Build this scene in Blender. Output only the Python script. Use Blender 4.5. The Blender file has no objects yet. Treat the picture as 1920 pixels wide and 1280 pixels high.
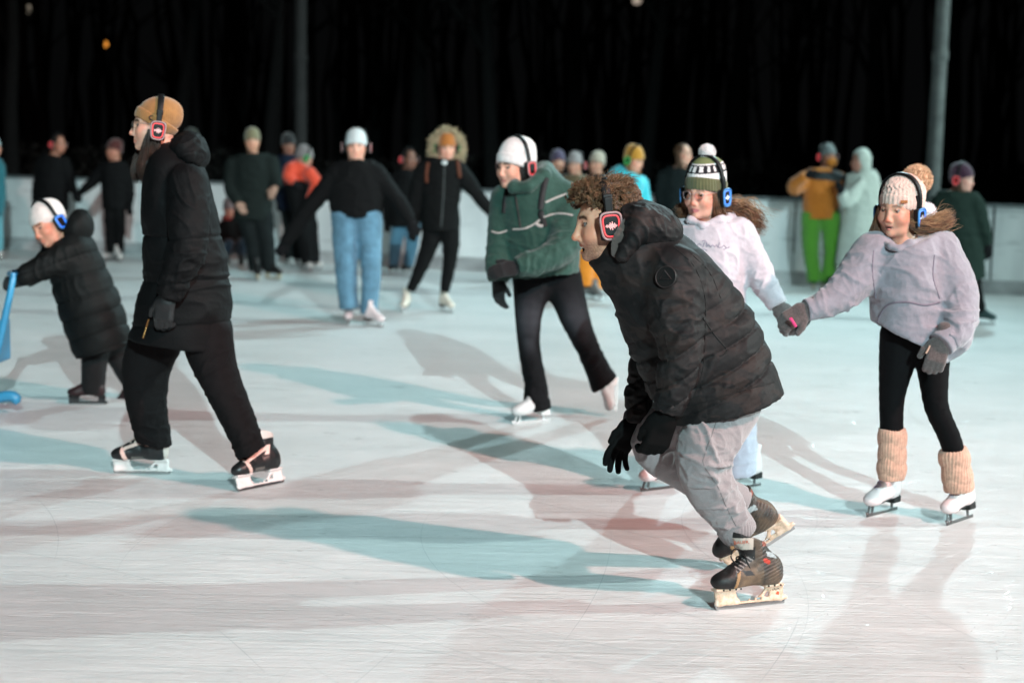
import bpy, math, random
import numpy as np
from mathutils import Vector
from mathutils.bvhtree import BVHTree

random.seed(7)
RNG = np.random.default_rng(11)
SC = bpy.context.scene
COL = SC.collection

# ------------------------------------------------------------------ camera
FPX = 2666.7                      # focal length in photo pixels (1920 wide, 36 mm sensor, 50 mm lens)
CAM_H = 1.45
PITCH, ROLL = math.radians(7.18), math.radians(1.29)
_f = np.array([0, math.cos(PITCH), -math.sin(PITCH)])
_u = np.array([0, math.sin(PITCH), math.cos(PITCH)])
_r = np.array([1.0, 0, 0])
CR = math.cos(ROLL) * _r + math.sin(ROLL) * _u
CU = -math.sin(ROLL) * _r + math.cos(ROLL) * _u
CAM = np.array([0, 0, CAM_H])

def ray(px, py):
    d = _f * FPX + CR * (px - 960) - CU * (py - 640)
    return d / np.linalg.norm(d)

def W(px, py, Y):
    """world point seen at photo pixel (px, py) at distance Y down the rink"""
    d = ray(px, py)
    return CAM + d * (Y / d[1])

def G(px, py):
    d = ray(px, py)
    return CAM + d * (-CAM_H / d[2])

cam_data = bpy.data.cameras.new('camera')
cam = bpy.data.objects.new('camera', cam_data)
COL.objects.link(cam)
from mathutils import Matrix
cam.matrix_world = Matrix(((CR[0], CU[0], -_f[0], 0), (CR[1], CU[1], -_f[1], 0), (CR[2], CU[2], -_f[2], CAM_H), (0, 0, 0, 1)))
cam_data.lens = 50
cam_data.sensor_width = 36
cam_data.clip_start = 0.1
cam_data.clip_end = 600
cam_data.dof.use_dof = True
cam_data.dof.focus_distance = 4.92
cam_data.dof.aperture_fstop = 1.95
SC.camera = cam

# ------------------------------------------------------------------ world, exposure
world = bpy.data.worlds.new('World')
SC.world = world
world.use_nodes = True
_n = world.node_tree.nodes
_sky = _n.new('ShaderNodeTexSky')
_sky.sky_type = 'NISHITA'
_sky.sun_disc = False
_sky.sun_elevation = math.radians(-8)
_sky.sun_rotation = math.radians(200)
_bg = _n['Background']
world.node_tree.links.new(_sky.outputs[0], _bg.inputs[0])
_bg.inputs[1].default_value = 0.05
_glow = _n.new('ShaderNodeBackground')            # town light on the night sky
_glow.inputs[0].default_value = (.0014, .0015, .0016, 1)
_add = _n.new('ShaderNodeAddShader')
world.node_tree.links.new(_bg.outputs[0], _add.inputs[0])
world.node_tree.links.new(_glow.outputs[0], _add.inputs[1])
world.node_tree.links.new(_add.outputs[0], _n['World Output'].inputs[0])
SC.view_settings.view_transform = 'Standard'
SC.view_settings.look = 'None'
SC.view_settings.gamma = 1
SC.view_settings.exposure = .40
SC.cycles.use_denoising = True
SC.cycles.max_bounces = 6
SC.cycles.diffuse_bounces = 3
SC.cycles.glossy_bounces = 3
SC.cycles.sample_clamp_indirect = 4

# rink floodlights: lamp heads on four masts (the masts are built further down)
LAMPS = [  # name, position, watts, colour, aim point, beam in degrees, edge softness
    ('warm', (6.8, .7, 7.4), 4100, (1.0, .51, .45), (-5, 9.5, 0), 86, 1.),
    ('back', (5.75, 19.3, 8.2), 3600, (.62, .95, 1.0), (-4, 8, 0), 100, 1.),
    ('side', (23.0, 8.6, 9.6), 21500, (.76, 1.0, .98), (-5, 11, 0), 66, .8),
    ('front', (6.0, -20.0, 12.0), 32000, (.68, .97, 1.0), (-1, 13.5, 0), 26, 1.),  # added fill lamp behind the camera, brightens the boards and camera-facing sides
]
LAMP_OBJ = []
for nm, pos, watts, c, aim, beam, soft in LAMPS:
    ld = bpy.data.lights.new('floodlight_' + nm, 'SPOT')
    ld.energy = watts
    ld.color = c
    ld.shadow_soft_size = 0.13
    ld.spot_size = math.radians(beam)
    ld.spot_blend = soft
    lo = bpy.data.objects.new('floodlight_' + nm, ld)
    lo.location = pos
    lo.rotation_euler = (Vector(aim) - Vector(pos)).to_track_quat('-Z', 'Y').to_euler()
    COL.objects.link(lo)
    LAMP_OBJ.append(lo)

# ------------------------------------------------------------------ colour and materials
def lin(h):
    h = h.lstrip('#')
    v = [int(h[i:i + 2], 16) / 255 for i in (0, 2, 4)]
    return tuple((c / 12.92 if c <= .04045 else ((c + .055) / 1.055) ** 2.4) for c in v)

_mats = {}
def mat(name, col=(.5, .5, .5), rough=.8, metal=0, spec=.3, bump=0, bscale=200, vary=0, vscale=20, vcol=False,
        sheen=0, emit=None, estr=1, weave=None, coat=0, sss=0):
    if name in _mats:
        return _mats[name]
    if isinstance(col, str):
        col = lin(col)
    m = bpy.data.materials.new(name)
    m.use_nodes = True
    nt = m.node_tree
    N, Lk = nt.nodes, nt.links
    b = N['Principled BSDF']
    b.inputs['Roughness'].default_value = rough
    b.inputs['Metallic'].default_value = metal
    b.inputs['Specular IOR Level'].default_value = spec
    b.inputs['Sheen Weight'].default_value = sheen
    b.inputs['Sheen Roughness'].default_value = .6
    b.inputs['Coat Weight'].default_value = coat
    if sss:
        b.inputs['Subsurface Weight'].default_value = sss
        b.inputs['Subsurface Radius'].default_value = (.012, .004, .002)
        b.inputs['Subsurface Scale'].default_value = 1
    tc = N.new('ShaderNodeTexCoord')
    src = None
    if vcol:
        a = N.new('ShaderNodeAttribute')
        a.attribute_name = 'Col'
        src = a.outputs['Color']
    else:
        b.inputs['Base Color'].default_value = (*col, 1)
    if vary:
        nz = N.new('ShaderNodeTexNoise')
        nz.inputs['Scale'].default_value = vscale
        nz.inputs['Detail'].default_value = 5
        Lk.new(tc.outputs['Object'], nz.inputs['Vector'])
        mr = N.new('ShaderNodeMapRange')
        mr.inputs[1].default_value, mr.inputs[2].default_value = .3, .7
        mr.inputs[3].default_value, mr.inputs[4].default_value = 1 - vary, 1 + vary
        Lk.new(nz.outputs[0], mr.inputs[0])
        hs = N.new('ShaderNodeVectorMath')
        hs.operation = 'SCALE'
        if src:
            Lk.new(src, hs.inputs[0])
        else:
            hs.inputs[0].default_value = col
        Lk.new(mr.outputs[0], hs.inputs['Scale'])
        src = hs.outputs[0]
    if src:
        Lk.new(src, b.inputs['Base Color'])
    if bump:
        nz = N.new('ShaderNodeTexNoise')
        nz.inputs['Scale'].default_value = bscale
        nz.inputs['Detail'].default_value = 7
        nz.inputs['Roughness'].default_value = .62
        Lk.new(tc.outputs['Object'], nz.inputs['Vector'])
        bp = N.new('ShaderNodeBump')
        bp.inputs['Strength'].default_value = bump
        bp.inputs['Distance'].default_value = .6 / max(bscale, 60)
        Lk.new(nz.outputs[0], bp.inputs['Height'])
        Lk.new(bp.outputs[0], b.inputs['Normal'])
    if emit:
        b.inputs['Emission Color'].default_value = (*(lin(emit) if isinstance(emit, str) else emit), 1)
        b.inputs['Emission Strength'].default_value = estr
    _mats[name] = m
    return m

# ------------------------------------------------------------------ object helpers
def tag(o, label=None, cat=None, group=None, kind=None):
    if label: o['label'] = label
    if cat: o['category'] = cat
    if group: o['group'] = group
    if kind: o['kind'] = kind
    return o

def thing(name, loc, label, cat, group=None):
    o = bpy.data.objects.new(name, None)
    o.empty_display_size = .2
    o.location = [float(v) for v in loc]
    COL.objects.link(o)
    return tag(o, label, cat, group)

ORIG = {}      # object name -> world origin of the thing it belongs to
def origin_of(o):
    while o.parent is not None:
        o = o.parent
    return np.array(o.location)

def raw_mesh(name, V, F, nper=4):
    me = bpy.data.meshes.new(name)
    V = np.asarray(V, dtype=np.float32)
    F = np.asarray(F, dtype=np.int32)
    me.vertices.add(len(V))
    me.vertices.foreach_set('co', V.ravel())
    k = F.shape[1]
    me.loops.add(F.size)
    me.loops.foreach_set('vertex_index', F.ravel())
    me.polygons.add(len(F))
    me.polygons.foreach_set('loop_start', np.arange(0, F.size, k, dtype=np.int32))
    me.polygons.foreach_set('loop_total', np.full(len(F), k, dtype=np.int32))
    me.update(calc_edges=True)
    return me

def obj(name, V, F, material, parent=None, smooth=True, loc=None, colors=None):
    """V in world coordinates; F either (n,k) array or list of index lists"""
    V = np.asarray(V, dtype=float)
    org = origin_of(parent) if parent is not None else (np.array(loc) if loc is not None else np.zeros(3))
    if isinstance(F, np.ndarray):
        me = raw_mesh(name, V - org, F)
    else:
        me = bpy.data.meshes.new(name)
        me.from_pydata((V - org).tolist(), [], F)
    me.validate(clean_customdata=False)
    me.polygons.foreach_set('use_smooth', np.full(len(me.polygons), bool(smooth)))
    if colors is not None:
        at = me.color_attributes.new('Col', 'FLOAT_COLOR', 'POINT')
        c = np.ones((len(me.vertices), 4), dtype=np.float32)
        c[:, :3] = colors
        at.data.foreach_set('color', c.ravel())
    me.materials.append(material)
    o = bpy.data.objects.new(name, me)
    COL.objects.link(o)
    if parent is not None:
        o.parent = parent
    else:
        o.location = org.tolist()
    return o

# ------------------------------------------------------------------ noise
def _hash(ix, iy, iz, seed):
    h = (ix * 374761393 + iy * 668265263 + iz * 2147483647 + seed * 1274126177) & 0xFFFFFFFF
    h = ((h ^ (h >> 13)) * 1274126177) & 0xFFFFFFFF
    h = ((h ^ (h >> 16)) * 2246822519) & 0xFFFFFFFF
    return ((h ^ (h >> 15)) & 0xFFFFFF) / float(0xFFFFFF) * 2 - 1

def noise(P, seed=0):
    P = np.asarray(P, dtype=float)
    i = np.floor(P).astype(np.int64)
    f = P - i
    f = f * f * f * (f * (f * 6 - 15) + 10)
    r = 0
    for dx in (0, 1):
        wx = f[:, 0] if dx else 1 - f[:, 0]
        for dy in (0, 1):
            wy = f[:, 1] if dy else 1 - f[:, 1]
            for dz in (0, 1):
                wz = f[:, 2] if dz else 1 - f[:, 2]
                r = r + _hash(i[:, 0] + dx, i[:, 1] + dy, i[:, 2] + dz, seed) * wx * wy * wz
    return r

def unit(v):
    v = np.asarray(v, dtype=float)
    return v / max(np.linalg.norm(v), 1e-9)

# ------------------------------------------------------------------ distance-field shapes
def smin(a, b, k):
    if k <= 0:
        return np.minimum(a, b)
    h = np.maximum(k - np.abs(a - b), 0) / k
    return np.minimum(a, b) - h * h * k * .25

def smax(a, b, k):
    return -smin(-a, -b, k)

def catmull(A, n):
    A = np.asarray(A, dtype=float)
    if len(A) < 3 or n < 2:
        return A
    P = np.vstack([2 * A[0] - A[1], A, 2 * A[-1] - A[-2]])
    out = []
    for i in range(1, len(P) - 2):
        for t in np.linspace(0, 1, n, endpoint=False):
            a, b, c, d = P[i - 1], P[i], P[i + 1], P[i + 2]
            out.append(.5 * ((2 * b) + (-a + c) * t + (2 * a - 5 * b + 4 * c - d) * t * t + (-a + 3 * b - 3 * c + d) * t ** 3))
    out.append(P[-2])
    return np.array(out)

class Shape:
    """a union / difference of tapered elliptical tubes, ellipsoids, boxes; meshed with surface nets"""
    def __init__(s):
        s.ops = []
        s.lo = np.full(3, 1e9)
        s.hi = np.full(3, -1e9)
    def grow(s, p, r):
        s.lo = np.minimum(s.lo, np.asarray(p) - r)
        s.hi = np.maximum(s.hi, np.asarray(p) + r)
    def add(s, fn, k=0., op='u'):
        s.ops.append((op, k, fn))
        return s
    def __call__(s, P):
        d = np.full(len(P), 1e3)
        for op, k, fn in s.ops:
            e = fn(P)
            if op == 'u': d = smin(d, e, k)
            elif op == 's': d = smax(d, -e, k)
            else: d = smax(d, e, k)
        return d
    def cap(s, a, b, ra, rb=None, k=0., op='u'):
        rb = ra if rb is None else rb
        a, b = np.asarray(a, float), np.asarray(b, float)
        ba = b - a
        L2 = max(ba @ ba, 1e-12)
        def fn(P):
            pa = P - a
            t = np.clip(pa @ ba / L2, 0, 1)
            q = pa - t[:, None] * ba
            return np.sqrt((q * q).sum(1)) - (ra + (rb - ra) * t)
        if op == 'u': s.grow(a, ra); s.grow(b, rb)
        return s.add(fn, k, op)
    def chain(s, pts, rs, k=0., k0=None):
        for i in range(len(pts) - 1):
            s.cap(pts[i], pts[i + 1], rs[i], rs[i + 1], k if (i or k0 is None) else k0)
        return s
    def ell(s, c, r, R=None, k=0., op='u'):
        c, r = np.asarray(c, float), np.asarray(r, float)
        R = np.eye(3) if R is None else np.asarray(R, float)       # rows: local axes
        def fn(P):
            q = (P - c) @ R.T
            k0 = np.sqrt(((q / r) ** 2).sum(1)) + 1e-9
            k1 = np.sqrt(((q / r ** 2) ** 2).sum(1)) + 1e-9
            return k0 * (k0 - 1) / k1
        if op == 'u': s.grow(c, max(r))
        return s.add(fn, k, op)
    def box(s, c, h, rad=.004, R=None, k=0., op='u'):
        c, h = np.asarray(c, float), np.asarray(h, float)
        R = np.eye(3) if R is None else np.asarray(R, float)
        def fn(P):
            q = np.abs((P - c) @ R.T) - (h - rad)
            return np.sqrt((np.maximum(q, 0) ** 2).sum(1)) + np.minimum(q.max(1), 0) - rad
        if op == 'u': s.grow(c, np.linalg.norm(h))
        return s.add(fn, k, op)
    def plane(s, p, n, k=0.):
        p, n = np.asarray(p, float), unit(n)
        return s.add(lambda P: (P - p) @ n, k, 'i')
    def loft(s, C, rw, rd, k=.02, end=None, start=None, hollow=0., sub=3, depth_axis=(0, 1, 0), kk=.006, wall=.014):
        """C section centres, rw half width in the picture-facing plane, rd half depth; end/start: cut planes (point, normal out)"""
        A = np.column_stack([np.asarray(C, float), rw, rd])
        A = catmull(A, sub) if sub > 1 else A
        segs = []
        Yax = np.asarray(depth_axis, float)
        for i in range(len(A) - 1):
            a, b = A[i, :3], A[i + 1, :3]
            ax = unit(b - a)
            y = Yax - (Yax @ ax) * ax
            if np.linalg.norm(y) < .3:
                y = np.array([0, 0, 1.]) - ax[2] * ax
            y = unit(y)
            segs.append((a, b, ax, np.cross(ax, y), y, A[i, 3], A[i + 1, 3], A[i, 4], A[i + 1, 4]))
            s.grow(a, max(A[i, 3:5])); s.grow(b, max(A[i + 1, 3:5]))
        def base(P):
            d = None
            for a, b, ax, e1, e2, w0, w1, d0, d1 in segs:
                pa = P - a
                L = np.linalg.norm(b - a)
                h = pa @ ax
                t = np.clip(h / L, 0, 1)
                q = pa - (t * L)[:, None] * ax
                u, v, w = q @ e1, q @ e2, q @ ax
                ru, rv = np.maximum(w0 + (w1 - w0) * t, .003), np.maximum(d0 + (d1 - d0) * t, .003)
                rm = np.minimum(ru, rv)
                k0 = np.sqrt((u / ru) ** 2 + (v / rv) ** 2 + (w / rm) ** 2) + 1e-9
                k1 = np.sqrt((u / ru ** 2) ** 2 + (v / rv ** 2) ** 2 + (w / rm ** 2) ** 2) + 1e-9
                e = k0 * (k0 - 1) / k1
                d = e if d is None else smin(d, e, kk)
            return d
        def fn(P):
            d = base(P)
            for c in (end, start):
                if c is None: continue
                pl = (P - np.asarray(c[0], float)) @ unit(c[1])
                if hollow and c is end:
                    inner = np.maximum(d + wall, -pl - hollow)
                    d = np.maximum(np.maximum(d, pl), -inner)
                else:
                    d = smax(d, pl, .006)
            return d
        return s.add(fn, k, 'u')

def surf(fn, lo, hi, h):
    lo = np.asarray(lo, float) - 2.5 * h
    n = np.ceil((np.asarray(hi, float) + 2.5 * h - lo) / h).astype(int) + 1
    B = 8
    nb = -(-n // B)
    n = nb * B
    D = np.empty(n, dtype=np.float32)
    ci = np.stack(np.meshgrid(*[np.arange(k) for k in nb], indexing='ij'), -1).reshape(-1, 3)
    cd = fn(lo + (ci * B + (B - 1) / 2) * h)
    act = np.abs(cd) < 15 * h
    big = np.where(cd < 0, -1., 1.).astype(np.float32)
    D[:] = np.repeat(np.repeat(np.repeat(big.reshape(nb), B, 0), B, 1), B, 2)
    off = np.stack(np.meshgrid(*[np.arange(B)] * 3, indexing='ij'), -1).reshape(-1, 3)
    ai = ci[act]
    for c0 in range(0, len(ai), 400):
        idx = (ai[c0:c0 + 400, None, :] * B + off[None]).reshape(-1, 3)
        D[idx[:, 0], idx[:, 1], idx[:, 2]] = fn(lo + idx * h)
    S = D < 0
    cnt = np.zeros(n - 1, dtype=np.int8)
    sl = lambda o, m: tuple(slice(o[a], m[a] - 1 + o[a]) for a in range(3))
    corners = [(x, y, z) for x in (0, 1) for y in (0, 1) for z in (0, 1)]
    for c in corners:
        cnt += S[sl(c, n)]
    cells = np.argwhere((cnt > 0) & (cnt < 8))
    cid = np.full(n - 1, -1, dtype=np.int64)
    cid[cells[:, 0], cells[:, 1], cells[:, 2]] = np.arange(len(cells))
    acc = np.zeros((len(cells), 3)); num = np.zeros(len(cells))
    for a in corners:
        for ax in range(3):
            if a[ax]: continue
            b = list(a); b[ax] = 1
            A = D[cells[:, 0] + a[0], cells[:, 1] + a[1], cells[:, 2] + a[2]]
            Bv = D[cells[:, 0] + b[0], cells[:, 1] + b[1], cells[:, 2] + b[2]]
            m = (A < 0) != (Bv < 0)
            t = np.where(m, A / np.where(m, A - Bv, 1), 0)
            p = np.array(a, float)[None].repeat(len(cells), 0)
            p[:, ax] = t
            acc[m] += p[m]; num[m] += 1
    V = lo + (cells + acc / np.maximum(num, 1)[:, None]) * h
    F = []
    for ax in range(3):
        o1, o2 = [(1, 2), (2, 0), (0, 1)][ax]
        lo_s = [slice(1, n[i] - 1) for i in range(3)]
        hi_s = list(lo_s)
        lo_s[ax] = slice(0, n[ax] - 1); hi_s[ax] = slice(1, n[ax])
        A, Bm = S[tuple(lo_s)], S[tuple(hi_s)]
        for flip, mask in ((False, A & ~Bm), (True, ~A & Bm)):
            e = np.argwhere(mask)
            if not len(e): continue
            base = e + 1
            base[:, ax] = e[:, ax]
            def cell(d1, d2):
                q = base.copy(); q[:, o1] += d1; q[:, o2] += d2
                return cid[q[:, 0], q[:, 1], q[:, 2]]
            quad = np.stack([cell(-1, -1), cell(0, -1), cell(0, 0), cell(-1, 0)], 1)
            if flip: quad = quad[:, ::-1]
            F.append(quad)
    F = np.concatenate(F)
    F = F[(F >= 0).all(1)]
    return V, F

def vnormals(V, F):
    n = np.cross(V[F[:, 2]] - V[F[:, 0]], V[F[:, 3]] - V[F[:, 1]])
    N = np.zeros_like(V)
    for k in range(4):
        for a in range(3):
            N[:, a] += np.bincount(F[:, k], weights=n[:, a], minlength=len(V))
    return N / np.maximum(np.linalg.norm(N, axis=1), 1e-12)[:, None]

def relax(V, F, it=1, lam=.5):
    for _ in range(it):
        acc = np.zeros_like(V); c = np.zeros(len(V))
        for a, b in ((0, 1), (1, 2), (2, 3), (3, 0)):
            for s, t in ((a, b), (b, a)):
                for x in range(3):
                    acc[:, x] += np.bincount(F[:, s], weights=V[F[:, t], x], minlength=len(V))
                c += np.bincount(F[:, s], minlength=len(V))
        V = V + lam * (acc / np.maximum(c, 1)[:, None] - V)
    return V

class Frame:
    """origin + axes: x = the wearer's right, y = forward, z = up; scale"""
    def __init__(s, C, F, U=(0, 0, 1), scale=1.):
        s.C = np.asarray(C, float)
        s.F = unit(F)
        s.L = unit(np.cross(s.F, U))
        s.U = np.cross(s.L, s.F)
        s.R = np.stack([s.L, s.F, s.U])
        s.s = scale
    def w(s, p):
        return s.C + (np.asarray(p, float) * s.s) @ s.R
    def l(s, P):
        return (np.asarray(P, float) - s.C) @ s.R.T / s.s

def blob(name, shape, vox, material, parent=None, frame=None, detail=None, color=None, smooth=True, it=1, loc=None):
    """mesh a Shape (in world coordinates, or in a Frame) and link it"""
    V, F = surf(shape, shape.lo, shape.hi, vox)
    V = relax(V, F, it, .4)
    if detail is not None:
        V = V + vnormals(V, F) * detail(V)[:, None]
    c = color(V) if color is not None else None
    if frame is not None:
        V = frame.w(V)
    return obj(name, V, F, material, parent, smooth, colors=c, loc=loc)

# ------------------------------------------------------------------ swept tubes
def tubes(paths, radii, sides=5, closed_ends=True):
    """many tubes in one vertex/face list; paths: list of (n,3); radii: list of (n,) or float"""
    VV, FF = [], []
    base = 0
    for P, R in zip(paths, radii):
        P = np.asarray(P, float)
        n = len(P)
        R = np.full(n, R) if np.isscalar(R) else np.asarray(R, float)
        T = np.gradient(P, axis=0)
        T /= np.maximum(np.linalg.norm(T, axis=1), 1e-9)[:, None]
        ref = np.array([0, 0, 1.]) if abs(T[0][2]) < .9 else np.array([1., 0, 0])
        X = np.cross(T, ref)
        X /= np.maximum(np.linalg.norm(X, axis=1), 1e-9)[:, None]
        Y = np.cross(T, X)
        a = np.linspace(0, 2 * math.pi, sides, endpoint=False)
        ring = P[:, None] + R[:, None, None] * (X[:, None] * np.cos(a)[None, :, None] + Y[:, None] * np.sin(a)[None, :, None])
        VV.append(ring.reshape(-1, 3))
        i, j = np.meshgrid(np.arange(n - 1), np.arange(sides), indexing='ij')
        j2 = (j + 1) % sides
        q = np.stack([i * sides + j, i * sides + j2, (i + 1) * sides + j2, (i + 1) * sides + j], -1).reshape(-1, 4)
        FF.append(q + base)
        base += n * sides
    return np.concatenate(VV), np.concatenate(FF)

def tube_obj(name, paths, radii, material, parent, sides=5, frame=None, colors=None, loc=None):
    V, F = tubes(paths, radii, sides)
    if frame is not None: V = frame.w(V)
    return obj(name, V, F, material, parent, colors=colors, loc=loc)

def ribbon(name, path, side, width, thick, material, parent, frame=None, closed=False):
    """a flat band: path (n,3), side vectors (n,3) across the band"""
    P = np.asarray(path, float); S = np.asarray(side, float)
    T = np.gradient(P, axis=0)
    if closed:
        T = np.roll(P, -1, 0) - np.roll(P, 1, 0)
    N = np.cross(T, S); N /= np.maximum(np.linalg.norm(N, axis=1), 1e-9)[:, None]
    w = np.full(len(P), width) if np.isscalar(width) else np.asarray(width)
    w = w[:, None] / 2
    b = thick * .22
    prof = [(-1, -1 + .4), (-1, 1 - .4), (-.86, 1), (.86, 1), (1, 1 - .4), (1, -1 + .4), (.86, -1), (-.86, -1)]
    R = np.stack([P + S * w * a + N * thick / 2 * c for a, c in prof], 1)
    n, k = len(P), len(prof)
    V = R.reshape(-1, 3)
    F = []
    for i in range(n if closed else n - 1):
        i2 = (i + 1) % n
        for j in range(k):
            F.append([i * k + j, i * k + (j + 1) % k, i2 * k + (j + 1) % k, i2 * k + j])
    if not closed:
        F.append(list(range(k))[::-1]); F.append([(n - 1) * k + j for j in range(k)])
    if frame is not None: V = frame.w(V)
    return obj(name, V, F, material, parent)

def boxmesh(name, c, half, material, parent=None, R=None, bev=.01, loc=None):
    """bevelled box as plain mesh"""
    import bmesh
    bm = bmesh.new()
    bmesh.ops.create_cube(bm, size=2)
    half = np.asarray(half, float)
    for v in bm.verts:
        v.co = Vector((v.co.x * half[0], v.co.y * half[1], v.co.z * half[2]))
    if bev:
        bmesh.ops.bevel(bm, geom=bm.edges[:], offset=bev, segments=2, affect='EDGES')
    V = np.array([v.co[:] for v in bm.verts])
    bm.verts.index_update()
    F = [[v.index for v in f.verts] for f in bm.faces]
    bm.free()
    if R is not None: V = V @ np.asarray(R)
    return obj(name, V + np.asarray(c, float), F, material, parent, smooth=False, loc=loc)

def text_obj(name, body, P, right, up, height, material, parent, extr=.0006):
    cu = bpy.data.curves.new('lettering', 'FONT')
    cu.body = body
    cu.size = 1
    cu.align_x = 'CENTER'; cu.align_y = 'CENTER'
    t = bpy.data.objects.new('lettering', cu)
    COL.objects.link(t)
    dg = bpy.context.evaluated_depsgraph_get()
    dg.update()
    me = t.evaluated_get(dg).to_mesh()
    V = np.array([v.co[:] for v in me.vertices]); F = [list(p.vertices) for p in me.polygons]
    t.evaluated_get(dg).to_mesh_clear()
    bpy.data.objects.remove(t)
    bpy.data.curves.remove(cu)
    right, up = unit(right), unit(up)
    V = np.asarray(P) + (V[:, :1] * right + V[:, 1:2] * up) * height / .72
    return obj(name, V, F, material, parent, smooth=False)

def on_surface(o, px, py, lift=.001):
    """the point of mesh object o seen at a photo pixel, lifted a little off its surface"""
    me = o.data
    org = origin_of(o)
    if o.name not in ORIG:
        V = [Vector(v.co) + Vector(org) for v in me.vertices]
        ORIG[o.name] = BVHTree.FromPolygons(V, [p.vertices[:] for p in me.polygons])
    d = Vector(ray(px, py))
    hit, nrm, _, _ = ORIG[o.name].ray_cast(Vector(CAM), d)
    if hit is None:
        return None, None
    return np.array(hit) + np.array(nrm) * lift, np.array(nrm)

def seam(name, o, pts, r, material, parent, lift=.0, sub=6):
    """a raised or sunk cord following the surface of o along a traced line, split where it leaves the surface"""
    A = catmull(np.array(pts, float), sub)
    paths, run = [], []
    for p in A:
        h, _ = on_surface(o, p[0], p[1], lift)
        if h is not None and (not run or np.linalg.norm(h - run[-1]) < .16):
            run.append(h)
        else:
            if len(run) > 3: paths.append(np.array(run))
            run = [h] if h is not None else []
    if len(run) > 3: paths.append(np.array(run))
    if not paths: return None
    return tube_obj(name, paths, [r] * len(paths), material, parent, 6)
# ------------------------------------------------------------------ the setting
def node_mat(name):
    m = bpy.data.materials.new(name)
    m.use_nodes = True
    return m, m.node_tree.nodes, m.node_tree.links, m.node_tree.nodes['Principled BSDF']

def mnode(N, Lk, op, a, b=None, c=None):
    x = N.new('ShaderNodeMath'); x.operation = op
    for i, v in enumerate((a, b, c)):
        if v is None: continue
        if isinstance(v, (int, float)): x.inputs[i].default_value = v
        else: Lk.new(v, x.inputs[i])
    return x.outputs[0]

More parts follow.
